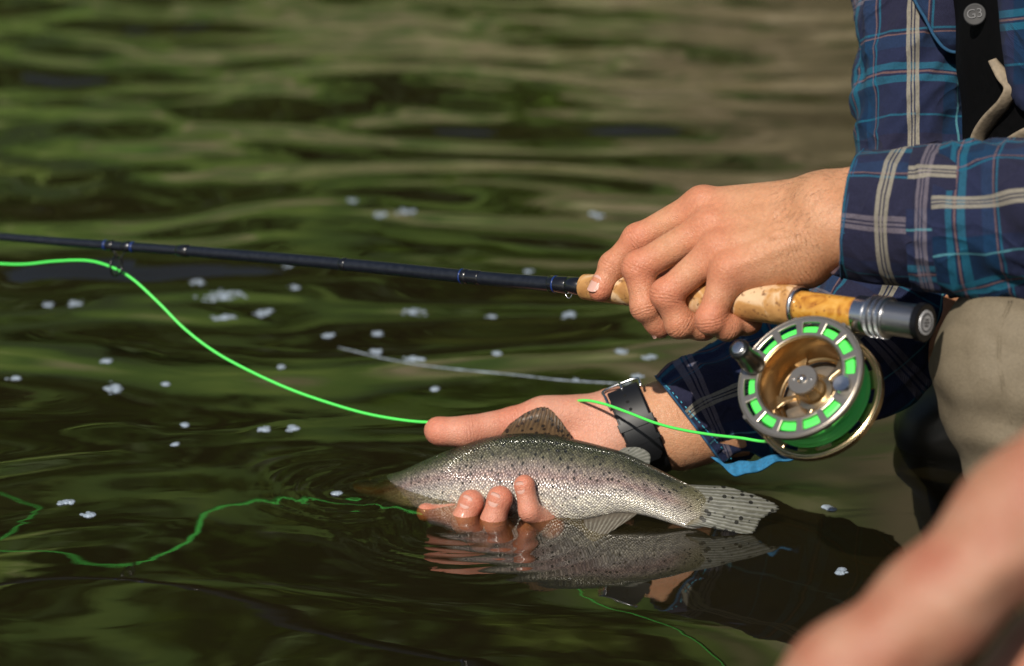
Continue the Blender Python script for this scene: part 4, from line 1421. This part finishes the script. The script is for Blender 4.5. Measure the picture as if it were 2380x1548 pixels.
tube('sleeve', ls([(2200, 512, -84, 45, 43), (2262, 510, -85, 46, 44), (2380, 502, -88, 47, 46), (2560, 490, -95, 52, 50), (2670, 455, -96, 56, 53), (2725, 360, -84, 56, 54), (2742, 200, -66, 52, 53), (2762, -60, -30, 55, 56), (2790, -330, 5, 60, 62), (2800, -430, 15, 50, 52)]), PLAID, SHIRT, 51, 3.4, n=170, off=(60, 62))
c2, S2 = tube('cuff', ls([(2128, 508, -82, 42.6, 40), (2160, 508, -82, 43.8, 41), (2225, 509, -84, 44.6, 42), (2236, 510, -84, 41, 39)]), PLAID, SHIRT, 52, 1.9, n=50, off=(92, 0))
c3, S3 = tube('cuff', ls([(1982, 497, -77, 37, 33), (1990, 498, -77, 38.4, 34.5), (2040, 502, -78, 40.0, 36.5), (2100, 505, -80, 40.8, 38), (2152, 508, -82, 40.6, 38), (2166, 508, -82, 37, 35)]), PLAID, SHIRT, 53, 1.3, n=70, swap=True, off=(102, 66))
fd3 = folds(53, 1.3, 45.0, 1.6)
hoop('cuff_binding', S3, 1, 0.25, (2.6, 0.8), EDGE, c3, dispf=fd3)
i5 = 12


def stitches(S, i, disp, extra, parent, n=64):
    T, A, B = frames(S[:, :3], (0, 0, -1.0))
    s = np.concatenate([[0], np.cumsum(np.linalg.norm(np.diff(S[:, :3], axis=0), axis=1))])[i]
    parts = []
    for k in range(n):
        th = 2 * math.pi * k / n
        q = math.cos(th) * A[i] * S[i, 3] + math.sin(th) * B[i] * S[i, 4]
        rd = nrm(q); tg = np.cross(T[i], rd)
        c = S[i, :3] + q + rd * (float(disp(np.array([s]), np.array([th]))[0]) + extra)
        parts.append(box(c, tg, rd, T[i], 1.2, 0.22, 0.28))
    V, F = merge(*parts)
    tag(mesh_obj('stitching', V, F, STITCH, parent, smooth=False), kind='stuff')


stitches(S3, 8, fd3, 0.75, c3)
fd1 = folds(41, 4.4, 45.0, 1.6)
stitches(S1, 6, fd1, 0.7, sl1, 60)

# ------------------------------------------------------------------ waders
def khaki_mat():
    m, nt, b = new_mat('khaki_waders')
    tc = nd(nt, 'TexCoord')
    n1 = nd(nt, 'TexNoise', None, Vector=tc.outputs['Object'], Scale=14.0, Detail=6.0, Roughness=0.65)
    n2 = nd(nt, 'TexNoise', None, Vector=tc.outputs['Object'], Scale=900.0, Detail=2.0)
    c = ramp(nt, n1.outputs[0], [(0.30, (0.08, 0.06, 0.034)), (0.46, (0.165, 0.133, 0.087)), (0.62, (0.20, 0.163, 0.11)), (0.72, (0.15, 0.10, 0.048))])
    c = mix(nt, 0.35, c, mix(nt, 1.0, c, ramp(nt, n2.outputs[0], [(0.3, (0.6,) * 3), (0.7, (1.4,) * 3)]), 'MULTIPLY'))
    nt.links.new(c, b.inputs['Base Color'])
    setp(b, Roughness=0.75)
    bump(nt, b, math_(nt, 'ADD', n2.outputs[0], math_(nt, 'MULTIPLY', n1.outputs[0], 4.0)), 0.35, 0.001)
    return m


KHAKI = khaki_mat()
def surf_z(func, px, py, z0=-330, z1=100):
    zs = np.arange(z0, z1, 1.0)
    d = func(np.array([C(px, py, z) for z in zs]).astype(np.float32))
    k = np.flatnonzero(d < 0)
    return float(zs[k[0]]) if len(k) else -130.0


M_BIB = simple('black_bib', (0.0022, 0.0022, 0.0026), 0.8, noise=200.0, nb=0.3, Specular_IOR_Level=0.08)
M_TRIM = simple('khaki_trim', (0.27, 0.215, 0.15), 0.75, noise=300.0, nb=0.4)


def waders(Pt):
    d = chain(Pt, [C(2900, 800, -150), C(2385, 872, -140), C(2470, 1120, -130), C(2580, 1520, -90)], [78, 50, 50, 48], 18)
    d = smin(d, ell(Pt, C(2312, 868, -150), (1, 0.1, 0), (0, 1, 0), (0, 0, 1), (29, 42, 40)), 22)
    d = smin(d, cone(Pt, C(2930, 760, -60), C(2930, 760, 60), 120, 120), 50)
    wr_ = pnoise(Pt[:, 0] / 34 + Pt[:, 2] / 50, Pt[:, 1] / 22 + Pt[:, 0] / 60, 61) * 3.4 + pnoise(Pt[:, 0] / 14 + Pt[:, 2] / 20, Pt[:, 1] / 12, 62) * 1.4
    return d + wr_.astype(np.float32)


def far_leg(Pt):
    d2 = chain(Pt, [C(2900, 800, 90), C(2330, 880, 150), C(2330, 1200, 190)], [80, 56, 52], 20)
    d2 = smin(d2, chain(Pt, [C(2330, 960, 150), C(2190, 1012, 150)], [46, 34], 20), 20)
    return d2 + (pnoise(Pt[:, 0] / 30, Pt[:, 1] / 24, 66) * 3).astype(np.float32)


VW, FW = surface(waders, C(2020, 1700, -330), C(3350, 380, 330), 3.6, 2)
wd_ = mesh_obj('waders', VW, FW, KHAKI, PERSON)
for off in (0, 7):
    sm_ = [C(x + off, y, surf_z(waders, x + off, y) - 0.2) for x, y in spline(np.array([(2345, 700), (2322, 760), (2318, 830), (2330, 910), (2350, 980), (2378, 1060), (2400, 1130)], float), 40)]
    V, F, U = loft(np.array(sm_), 0.5, 0.5, 6, (0, 0, 1.0))
    mesh_obj('seam', V, F, KHAKI, wd_)
VW2, FW2 = surface(far_leg, C(2020, 1500, 20), C(3300, 600, 330), 4.5, 2)
mesh_obj('wader_leg', VW2, FW2, simple('wet_neoprene', (0.030, 0.027, 0.022), 0.4, noise=30.0, nb=0.3), wd_)


def bibf(Pt):
    d = cone(Pt, C(2740, 560, 0), C(2660, -180, 0), 134, 126)
    return d + (pnoise(Pt[:, 1] / 40, Pt[:, 2] / 40, 63) * 3).astype(np.float32)


VBb, FBb = surface(bibf, C(2100, 900, -200), C(3300, -520, 200), 6.0, 2)
bib = mesh_obj('wader_bib', VBb, FBb, M_BIB, PERSON)


def front_z(px, py, off=3.0):
    """distance of the bib's surface behind a picture point"""
    for dz in np.arange(-260, 200, 1.0):
        if bibf(C(px, py, dz)[None].astype(np.float32))[0] < off: return dz
    return -20.0


def ribbon(name, pts, width, mat, parent, th=0.0018, n=50):
    P = spline(np.array([C(*p) for p in pts]), n)
    T = np.gradient(P, axis=0); T /= np.linalg.norm(T, axis=1, keepdims=True)
    sd_ = np.cross(T, np.array([-0.25, 0.1, 1.0])); sd_ /= np.linalg.norm(sd_, axis=1, keepdims=True)
    wd = np.broadcast_to(np.asarray(width, float), (len(pts),)); wd = np.interp(np.linspace(0, 1, n), np.linspace(0, 1, len(pts)), wd)
    V, F = [], []
    for i in range(n):
        for j in range(6):
            v = j / 5 * 2 - 1
            V.append(P[i] + sd_[i] * wd[i] / 2 * v + np.array([0, 0, -1.4 * (1 - v * v)]))
    for i in range(n - 1):
        for j in range(5):
            F.append((i * 6 + j, i * 6 + j + 1, (i + 1) * 6 + j + 1, (i + 1) * 6 + j))
    o = mesh_obj(name, np.array(V), F, mat, parent)
    return mods(o, solid=th)


fz_ = lambda px, py: front_z(px, py) - 3
ribbon('shoulder_strap', [(2306, 140, fz_(2306, 140)), (2330, 176, fz_(2330, 176)), (2348, 205, fz_(2348, 205) - 3), (2332, 240, fz_(2332, 240) - 4), (2298, 280, fz_(2298, 280) - 4),
                          (2274, 320, fz_(2274, 320) - 3), (2266, 372, fz_(2266, 372))], [5, 9, 9, 9, 11, 11, 11], M_TRIM, bib)
ribbon('shoulder_strap', [(2440, 292, fz_(2440, 292)), (2380, 316, fz_(2380, 316)), (2330, 345, fz_(2330, 345)), (2300, 372, fz_(2300, 372))], [10, 10, 9, 8], M_TRIM, bib)


def panel(name, outline, mat, parent, off, uvs=True):
    P = np.array([C(x, y, front_z(x, y) - off) for x, y in outline])
    cx, cy = np.mean([o[0] for o in outline]), np.mean([o[1] for o in outline])
    rings = []
    V = [C(cx, cy, front_z(cx, cy) - off)]
    for k in (0.25, 0.5, 0.75, 1.0):
        for x, y in outline:
            a, b = cx + (x - cx) * k, cy + (y - cy) * k
            V.append(C(a, b, front_z(a, b) - off))
    n = len(outline); F = []
    for j in range(n):
        F.append((0, 1 + j, 1 + (j + 1) % n))
    for q in range(3):
        for j in range(n):
            k = (j + 1) % n
            F.append((1 + q * n + j, 1 + (q + 1) * n + j, 1 + (q + 1) * n + k, 1 + q * n + k))
    V = np.array(V)
    U = [(V[i][0] - 40, V[i][1] * 1.0) for f in F for i in f]
    return mods(mesh_obj(name, V, F, mat, parent, uv=U), solid=0.0025)


def dense(pts, n):
    return [tuple(p) for p in spline(np.array(pts, float), n)]


panel('shirt_front', dense([(2318, -60), (2324, 30), (2332, 110), (2345, 190), (2362, 240), (2400, 262), (2480, 250), (2490, 100), (2470, -60)], 40), PLAID, bib, 6)
pk = panel('pocket_flap', dense([(2118, -50), (2122, 0), (2146, 34), (2168, 78), (2190, 112), (2224, 122), (2244, 96), (2250, 30), (2244, -50)], 40), PLAID, bib, 9) if False else None
# collar flap lying on the far sleeve, bound in blue
FLP = dense([(2100, -60), (2128, 4), (2150, 42), (2172, 84), (2198, 114), (2228, 120), (2250, 92), (2262, 30), (2262, -60)], 44)
cx, cy = 2190, 10
V = [C(cx, cy, 28)]
for k in (0.33, 0.66, 1.0):
    for x, y in FLP: V.append(C(cx + (x - cx) * k, cy + (y - cy) * k, 28 + 6 * k * k + 0.02 * (x - cx) * k))
nF = len(FLP)
F = [(0, 1 + j, 1 + (j + 1) % nF) for j in range(nF)]
for q in range(2):
    for j in range(nF):
        k = (j + 1) % nF
        F.append((1 + q * nF + j, 1 + (q + 1) * nF + j, 1 + (q + 1) * nF + k, 1 + q * nF + k))
V = np.array(V)
flap = mods(mesh_obj('pocket_flap', V, F, PLAID, SHIRT, uv=[(V[i][0] + 62, V[i][1] + 20) for f in F for i in f]), solid=0.002)
Vv = np.array([C(x, y, 28 + 6 + 0.02 * (x - cx) - 1.5) for x, y in FLP + FLP[:1]])
V, F, U = loft(Vv, 1.1, 0.9, 8, (0, 0, 1.0), caps=(False, False))
mesh_obj('flap_binding', V, F, EDGE, flap)
# snap button with raised letters
bz = fz_(2262, 32) - 8
bc = C(2266, 34, bz + 3)
V, F = lathe([(0, 7.4), (1.2, 7.4), (1.8, 6.8), (1.6, 6.0), (1.5, 0.05)], bc, np.array([-0.25, 0.12, -1.0]), (0, 1, 0), 40)
btn = mesh_obj('snap_button', V, F, simple('button_black', (0.006, 0.006, 0.007), 0.6), bib)
fc = bpy.data.curves.new('lettering', 'FONT'); fc.body = 'G3'; fc.size = 0.0085; fc.extrude = 0.0003; fc.align_x = 'CENTER'; fc.align_y = 'CENTER'
fo = bpy.data.objects.new('lettering', fc); COL.objects.link(fo)
bpy.context.view_layer.update()
fm = bpy.data.meshes.new_from_object(fo.evaluated_get(bpy.context.evaluated_depsgraph_get()))
bpy.data.objects.remove(fo)
fn = nrm(np.array([-0.25, 0.12, -1.0])); fx = nrm(np.cross([0, 1.0, 0], -fn)); fx = nrm(np.array([1.0, 0.1, 0]) - np.array([1.0, 0.1, 0]) @ fn * fn); fy = np.cross(fx, -fn) * -1
if fy[1] < 0: fy = -fy
tv_ = [bc + fn * 1.9 + fx * v.co.x * 1000 + fy * v.co.y * 1000 + fn * v.co.z * 1000 for v in fm.vertices]
mesh_obj('lettering', np.array(tv_), [tuple(p.vertices) for p in fm.polygons], simple('letter_grey', (0.09, 0.09, 0.095), 0.6), btn, smooth=False)

# ------------------------------------------------------------------ wristwatch on the fish hand
WATCH = empty('wristwatch', toW(C(1500, 1060, 70)), 'black rubber wristwatch strap with silver buckle on the wet wrist', 'watch')
wa_c = C(1484, 1004, 75); wax = nrm(C(1600, 962, 75) - C(1440, 1026, 75))
wb = nrm(np.array([-0.42, 1.0, 0.0]) - np.array([-0.42, 1.0, 0.0]) @ wax * wax); wc = np.cross(wax, wb)
if wc[2] > 0: wc = -wc            # towards the lens
RA, RB = 29.5, 25.0               # strap ellipse: along wb, towards the lens
M_RUB = simple('black_rubber', (0.005, 0.0055, 0.007), 0.46)


def strap_pt(a, x, lift):
    """a = angle from the lens side towards the top; x across the strap"""
    d = wb * RA * math.sin(a) + wc * RB * math.cos(a)
    nn = nrm(wb * math.sin(a) / RA + wc * math.cos(a) / RB)
    return wa_c + d + nn * lift + wax * x


def strap(name, a0, a1, hw, l0, l1, mat, parent, n=60, taper=0.0):
    V, F = [], []
    for i in range(n):
        a = a0 + (a1 - a0) * i / (n - 1)
        h_ = hw * (1 - taper * (max(0, (i / (n - 1) - 0.86)) / 0.14) ** 2)
        for x, lf in ((-h_, l0), (-h_, l1 - 0.6), (-h_ + 0.8, l1), (h_ - 0.8, l1), (h_, l1 - 0.6), (h_, l0)):
            V.append(strap_pt(a, x, lf))
    for i in range(n - 1):
        for j in range(6):
            k = (j + 1) % 6
            F.append((i * 6 + j, i * 6 + k, (i + 1) * 6 + k, (i + 1) * 6 + j))
    F.append(tuple(range(6))[::-1]); F.append(tuple(range((n - 1) * 6, n * 6)))
    return mods(mesh_obj(name, np.array(V), F, mat, parent), autosmooth=40)


strap('strap', -math.pi, math.pi * 0.999, 11.5, 0.2, 3.0, M_RUB, WATCH, 120)
tail = strap('strap_tail', 1.15, -0.62, 10.6, 3.1, 6.2, M_RUB, WATCH, 60, 0.35)
for a in (0.88, 0.70, 0.52):
    c = strap_pt(a, 0, 6.25)
    nn = nrm(wb * math.sin(a) / RA + wc * math.cos(a) / RB)
    V, F = lathe([(0, 1.15), (0.12, 1.0)], c, nn, wax, 16)
    mesh_obj('strap_hole', V, F, simple('hole_black', (0.001, 0.001, 0.001), 0.9), tail, smooth=False)
strap('keeper_loop', 0.30, 0.14, 12.6, 2.6, 7.2, M_RUB, WATCH, 8)
strap('keeper_loop', -0.10, -0.2, 12.2, 2.6, 6.6, M_RUB, WATCH, 6)
# buckle: bent wire frame and tongue
bk = [strap_pt(0.72, -12.5, 6.0), strap_pt(1.05, -12.7, 6.6), strap_pt(1.26, -12.0, 6.8), strap_pt(1.31, 0, 7.0), strap_pt(1.26, 12.0, 6.8), strap_pt(1.05, 12.7, 6.6), strap_pt(0.98, 12.5, 5.6)]
V, F, U = loft(spline(np.array(bk), 60), 0.95, 0.95, 10, wc)
bo = mesh_obj('buckle', V, F, M_STEEL, WATCH)
V, F, U = loft(spline(np.array([strap_pt(1.33, 0, 7.6), strap_pt(1.2, 0, 7.4), strap_pt(1.08, 0, 6.3)]), 16), 0.9, 0.7, 8, wc)
mesh_obj('buckle_tongue', V, F, M_STEEL, bo)
V, F = lathe([(0, 18.5), (2, 19.5), (8, 19.5), (10, 17)], wa_c - wc * (RB + 1.5) + wax * 0, -wc, wb, 48)
mods(mesh_obj('watch_case', V, F, M_RUB, WATCH), autosmooth=35)

# ------------------------------------------------------------------ second person's bare arm, close to the lens
P2 = empty('person', toW(C(2300, 1700, -600)), 'bare reddish forearm of a second person reaching towards the water', 'person')


def arm2(Pt):
    k = -720
    d = chain(Pt, [np.array([520, 170, 960.]), np.array([335, 45, 1085.]), C(2672, 935, k - 20), C(2376, 1212, k), C(2162, 1422, k), C(1986, 1584, k + 5), C(1918, 1668, k + 8)], [40, 31, 27, 23.5, 20.2, 18.2, 19], 18)
    d = smin(d, cone(Pt, C(1985, 1510, k - 4), C(1965, 1530, k - 4), 10, 10), 16)
    d = smin(d, cone(Pt, C(2330, 1300, k - 20), C(2060, 1515, k - 16), 6, 4.5), 8)
    d = smin(d, cone(Pt, C(2260, 1290, k - 16), C(2030, 1480, k - 14), 4, 3.4), 7)
    d = smin(d, cone(Pt, C(1940, 1610, k), C(1830, 1750, k + 20), 19, 17), 20)
    for i, (x, y) in enumerate(((1740, 1800), (1770, 1840), (1800, 1875), (1850, 1895))):
        d = smin(d, chain(Pt, [C(1850, 1720 + 12 * i, k + 14), C(x, y - 20, k + 26), C(x - 40, y + 60, k + 50)], [11, 9, 7], 3), 8)
    e = chain(Pt, [np.array([600, 130, 1210.]), np.array([400, -30, 1150.]), C(2760, 1310, k + 30), C(2480, 1536, k + 40), C(2300, 1690, k + 45)], [40, 30, 26, 23, 21], 18)
    return np.minimum(d, e)


VA, FA = surface(arm2, np.array([60, -260, 1010.]), np.array([330, 60, 1290.]), 2.6, 2)


def torso2(Pt):
    d = arm2(Pt) + 0.8
    d = smin(d, cone(Pt, (620, 90, 1070), (690, -420, 1000), 120, 130), 40)
    d = smin(d, cone(Pt, (600, 210, 1070), (560, 310, 1075), 52, 46), 40)
    return smin(d, ell(Pt, (535, 420, 1080), (1, 0, 0), (0, 1, 0), (0, 0, 1), (84, 112, 72)), 24)


def tee(Pt):
    d = cone(Pt, (620, 90, 1070), (690, -430, 1000), 132, 142)
    d = smin(d, cone(Pt, (520, 170, 960), (440, 118, 1012), 56, 52), 30)
    return smin(d, cone(Pt, (600, 130, 1210), (500, 50, 1180), 56, 52), 30)


VT, FT = surface(torso2, np.array([296, -580, 820.]), np.array([860, 580, 1340.]), 8.0, 2)
FA = np.vstack([FA, FT + len(VA)]); VA = np.vstack([VA, VT])
mesh_obj('body', VA, FA, SKIN_P, P2, attrs={'red': np.clip(pnoise(VA[:, 0] / 26 + VA[:, 1] / 40, VA[:, 1] / 26 - VA[:, 0] / 40, 71) * 0.9 + 0.3, 0, 1), 'wr': np.zeros(len(VA)), 'wm': np.zeros(len(VA))})
VT, FT = surface(tee, np.array([330, -600, 800.]), np.array([860, 320, 1340.]), 8.0, 2)
mesh_obj('t_shirt', VT, FT, simple('grey_cotton', (0.16, 0.17, 0.18), 0.9, noise=40.0), P2)

# ------------------------------------------------------------------ foam on the water
def foam_mat():
    m, nt, b = new_mat('river_foam')
    tc = nd(nt, 'TexCoord')
    vo = nd(nt, 'TexVoronoi', {'feature': 'DISTANCE_TO_EDGE'}, Vector=tc.outputs['Object'], Scale=420.0)
    nz = nd(nt, 'TexNoise', None, Vector=tc.outputs['Object'], Scale=160.0, Detail=4.0)
    setp(b, Base_Color=(0.40, 0.48, 0.58), Roughness=0.35)  # pale foam, with the blue of the skylight put into its colour
    bump(nt, b, vo.outputs['Distance'], 0.8, 0.001)
    tr = nd(nt, 'BsdfTransparent')
    ms = nd(nt, 'MixShader', None, Fac=ramp(nt, nz.outputs[0], [(0.32, (0.35,) * 3), (0.62, (0.9,) * 3)]))
    nt.links.new(tr.outputs[0], ms.inputs[1]); nt.links.new(b.outputs[0], ms.inputs[2])
    nt.links.new(ms.outputs[0], nt.nodes['Material Output'].inputs[0])
    return m


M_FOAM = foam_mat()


def foam(px, py, wpx, hpx, label='small pale foam fleck floating on the dark river', group='foam flecks on the river', seed=0):
    p = water_pt(px, py)
    D = (p - CAM) @ FV
    rx = wpx / 2 * D / FPX; ry = min(rx * 1.3, hpx / 2 * D / FPX / 0.30)
    rs = np.random.default_rng(seed)
    V, F = [], []
    nb = int(np.clip(rx * ry * 1e6 * 0.11 + 6, 6, 60))
    for k in range(nb):
        a_, q = rs.uniform(0, 6.283), math.sqrt(rs.uniform(0, 1)) * (1.25 if rs.random() < 0.18 else 0.9)
        lob = 1 + 0.25 * math.sin(2 * a_ + seed) + 0.15 * math.sin(3 * a_ + 2 * seed)
        cx_, cy_ = rx * q * lob * math.cos(a_), ry * q * lob * math.sin(a_)
        r_ = rs.uniform(0.0010, 0.0030) * (1.0 if q < 0.75 else 0.5)
        o_ = len(V)
        for (el, rr_) in ((-0.15, 1.0), (0.45, 0.86), (0.85, 0.5)):
            for j in range(8):
                t_ = j * math.pi / 4
                V.append((cx_ + r_ * rr_ * math.cos(t_) * 1.3, cy_ + r_ * rr_ * math.sin(t_) * 1.3, r_ * el * 0.38))
        V.append((cx_, cy_, r_ * 0.38))
        for q2 in range(2):
            for j in range(8):
                k2 = (j + 1) % 8
                F.append((o_ + q2 * 8 + j, o_ + q2 * 8 + k2, o_ + q2 * 8 + 8 + k2, o_ + q2 * 8 + 8 + j))
        for j in range(8): F.append((o_ + 16 + j, o_ + 16 + (j + 1) % 8, o_ + 24))
    z = float(wave(np.array([p[0]]), np.array([p[1]]))[0])
    V = np.array(V) + np.array([p[0], p[1], z + 0.0003])
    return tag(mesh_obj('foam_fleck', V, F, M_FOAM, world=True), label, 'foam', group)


foam(522, 678, 100, 34, 'largest white foam patch drifting below the black rod', None, 1)
fl = [(820, 472, 30, 18), (884, 505, 34, 16), (940, 496, 44, 20), (458, 646, 40, 18), (683, 659, 26, 14), (112, 693, 28, 12), (175, 690, 32, 18), (668, 621, 20, 10), (612, 719, 44, 22), (518, 730, 60, 14),
      (970, 718, 52, 22), (1320, 724, 40, 18), (878, 766, 30, 20), (765, 770, 28, 14), (876, 800, 30, 10), (1157, 799, 24, 12), (960, 814, 50, 14), (1448, 800, 28, 14), (1508, 818, 34, 14), (655, 840, 20, 8), (245, 832, 26, 10),
      (1483, 870, 24, 26), (1338, 878, 30, 10), (30, 889, 34, 12), (260, 906, 58, 24), (613, 1003, 28, 10), (680, 999, 36, 12), (408, 1036, 14, 6), (153, 1166, 40, 12), (206, 1193, 30, 10), (1928, 1183, 28, 8),
      (1955, 1326, 26, 9), (786, 1148, 14, 7), (432, 990, 14, 6), (1140, 728, 16, 8), (1230, 640, 30, 10), (1385, 503, 30, 14), (1010, 897, 14, 6), (387, 892, 12, 6)]
for i, (x, y, a, b) in enumerate(fl):
    rod_y = np.interp(x, [p[0] for p in rodpts], [p[1] for p in rodpts])
    line_y = np.interp(x, [p[0] for p in lp], [p[1] for p in lp])
    if y < rod_y or (x > 1345 and y < 600): lb, gr = 'pale foam fleck drifting on the river beyond the black rod', 'foam flecks beyond the rod'
    elif x > 1850: lb, gr = 'tiny foam fleck on the dark water beside the trout tail', 'foam flecks beside the tail'
    elif x > 1290: lb, gr = 'pale foam fleck behind the watch wrist and plaid sleeve', 'foam flecks behind the sleeve'
    elif y < line_y: lb, gr = 'pale foam fleck floating between the black rod and neon line', 'foam flecks between rod and line'
    else: lb, gr = 'small foam fleck floating on the near side of the neon line', 'foam flecks on the near water'
    foam(x, y, a, b, lb, gr, seed=i + 5)

sp_ = spline(np.array([(786, 794), (850, 806), (900, 816), (1000, 834), (1100, 850), (1200, 864), (1300, 878), (1400, 886), (1480, 890)], float), 120)
V, F = [], []
for i, (x, y) in enumerate(sp_):
    p = water_pt(x, y)
    wd = 0.00038 * (0.25 + 0.55 * abs(math.sin(i * 0.37) * math.sin(i * 0.11 + 1))) * (1.8 if i < 5 else 1.0)
    for q, hgt in ((-1, -0.0003), (0, 0.0007), (1, -0.0003)):
        z = float(wave(np.array([p[0]]), np.array([p[1] + q * wd]))[0])
        V.append((p[0], p[1] + q * wd * 1.6, z + hgt))
gap = np.random.default_rng(4).random(len(sp_))
for i in range(len(sp_) - 1):
    for j in range(2):
        F.append((i * 3 + j, i * 3 + j + 1, (i + 1) * 3 + j + 1, (i + 1) * 3 + j))
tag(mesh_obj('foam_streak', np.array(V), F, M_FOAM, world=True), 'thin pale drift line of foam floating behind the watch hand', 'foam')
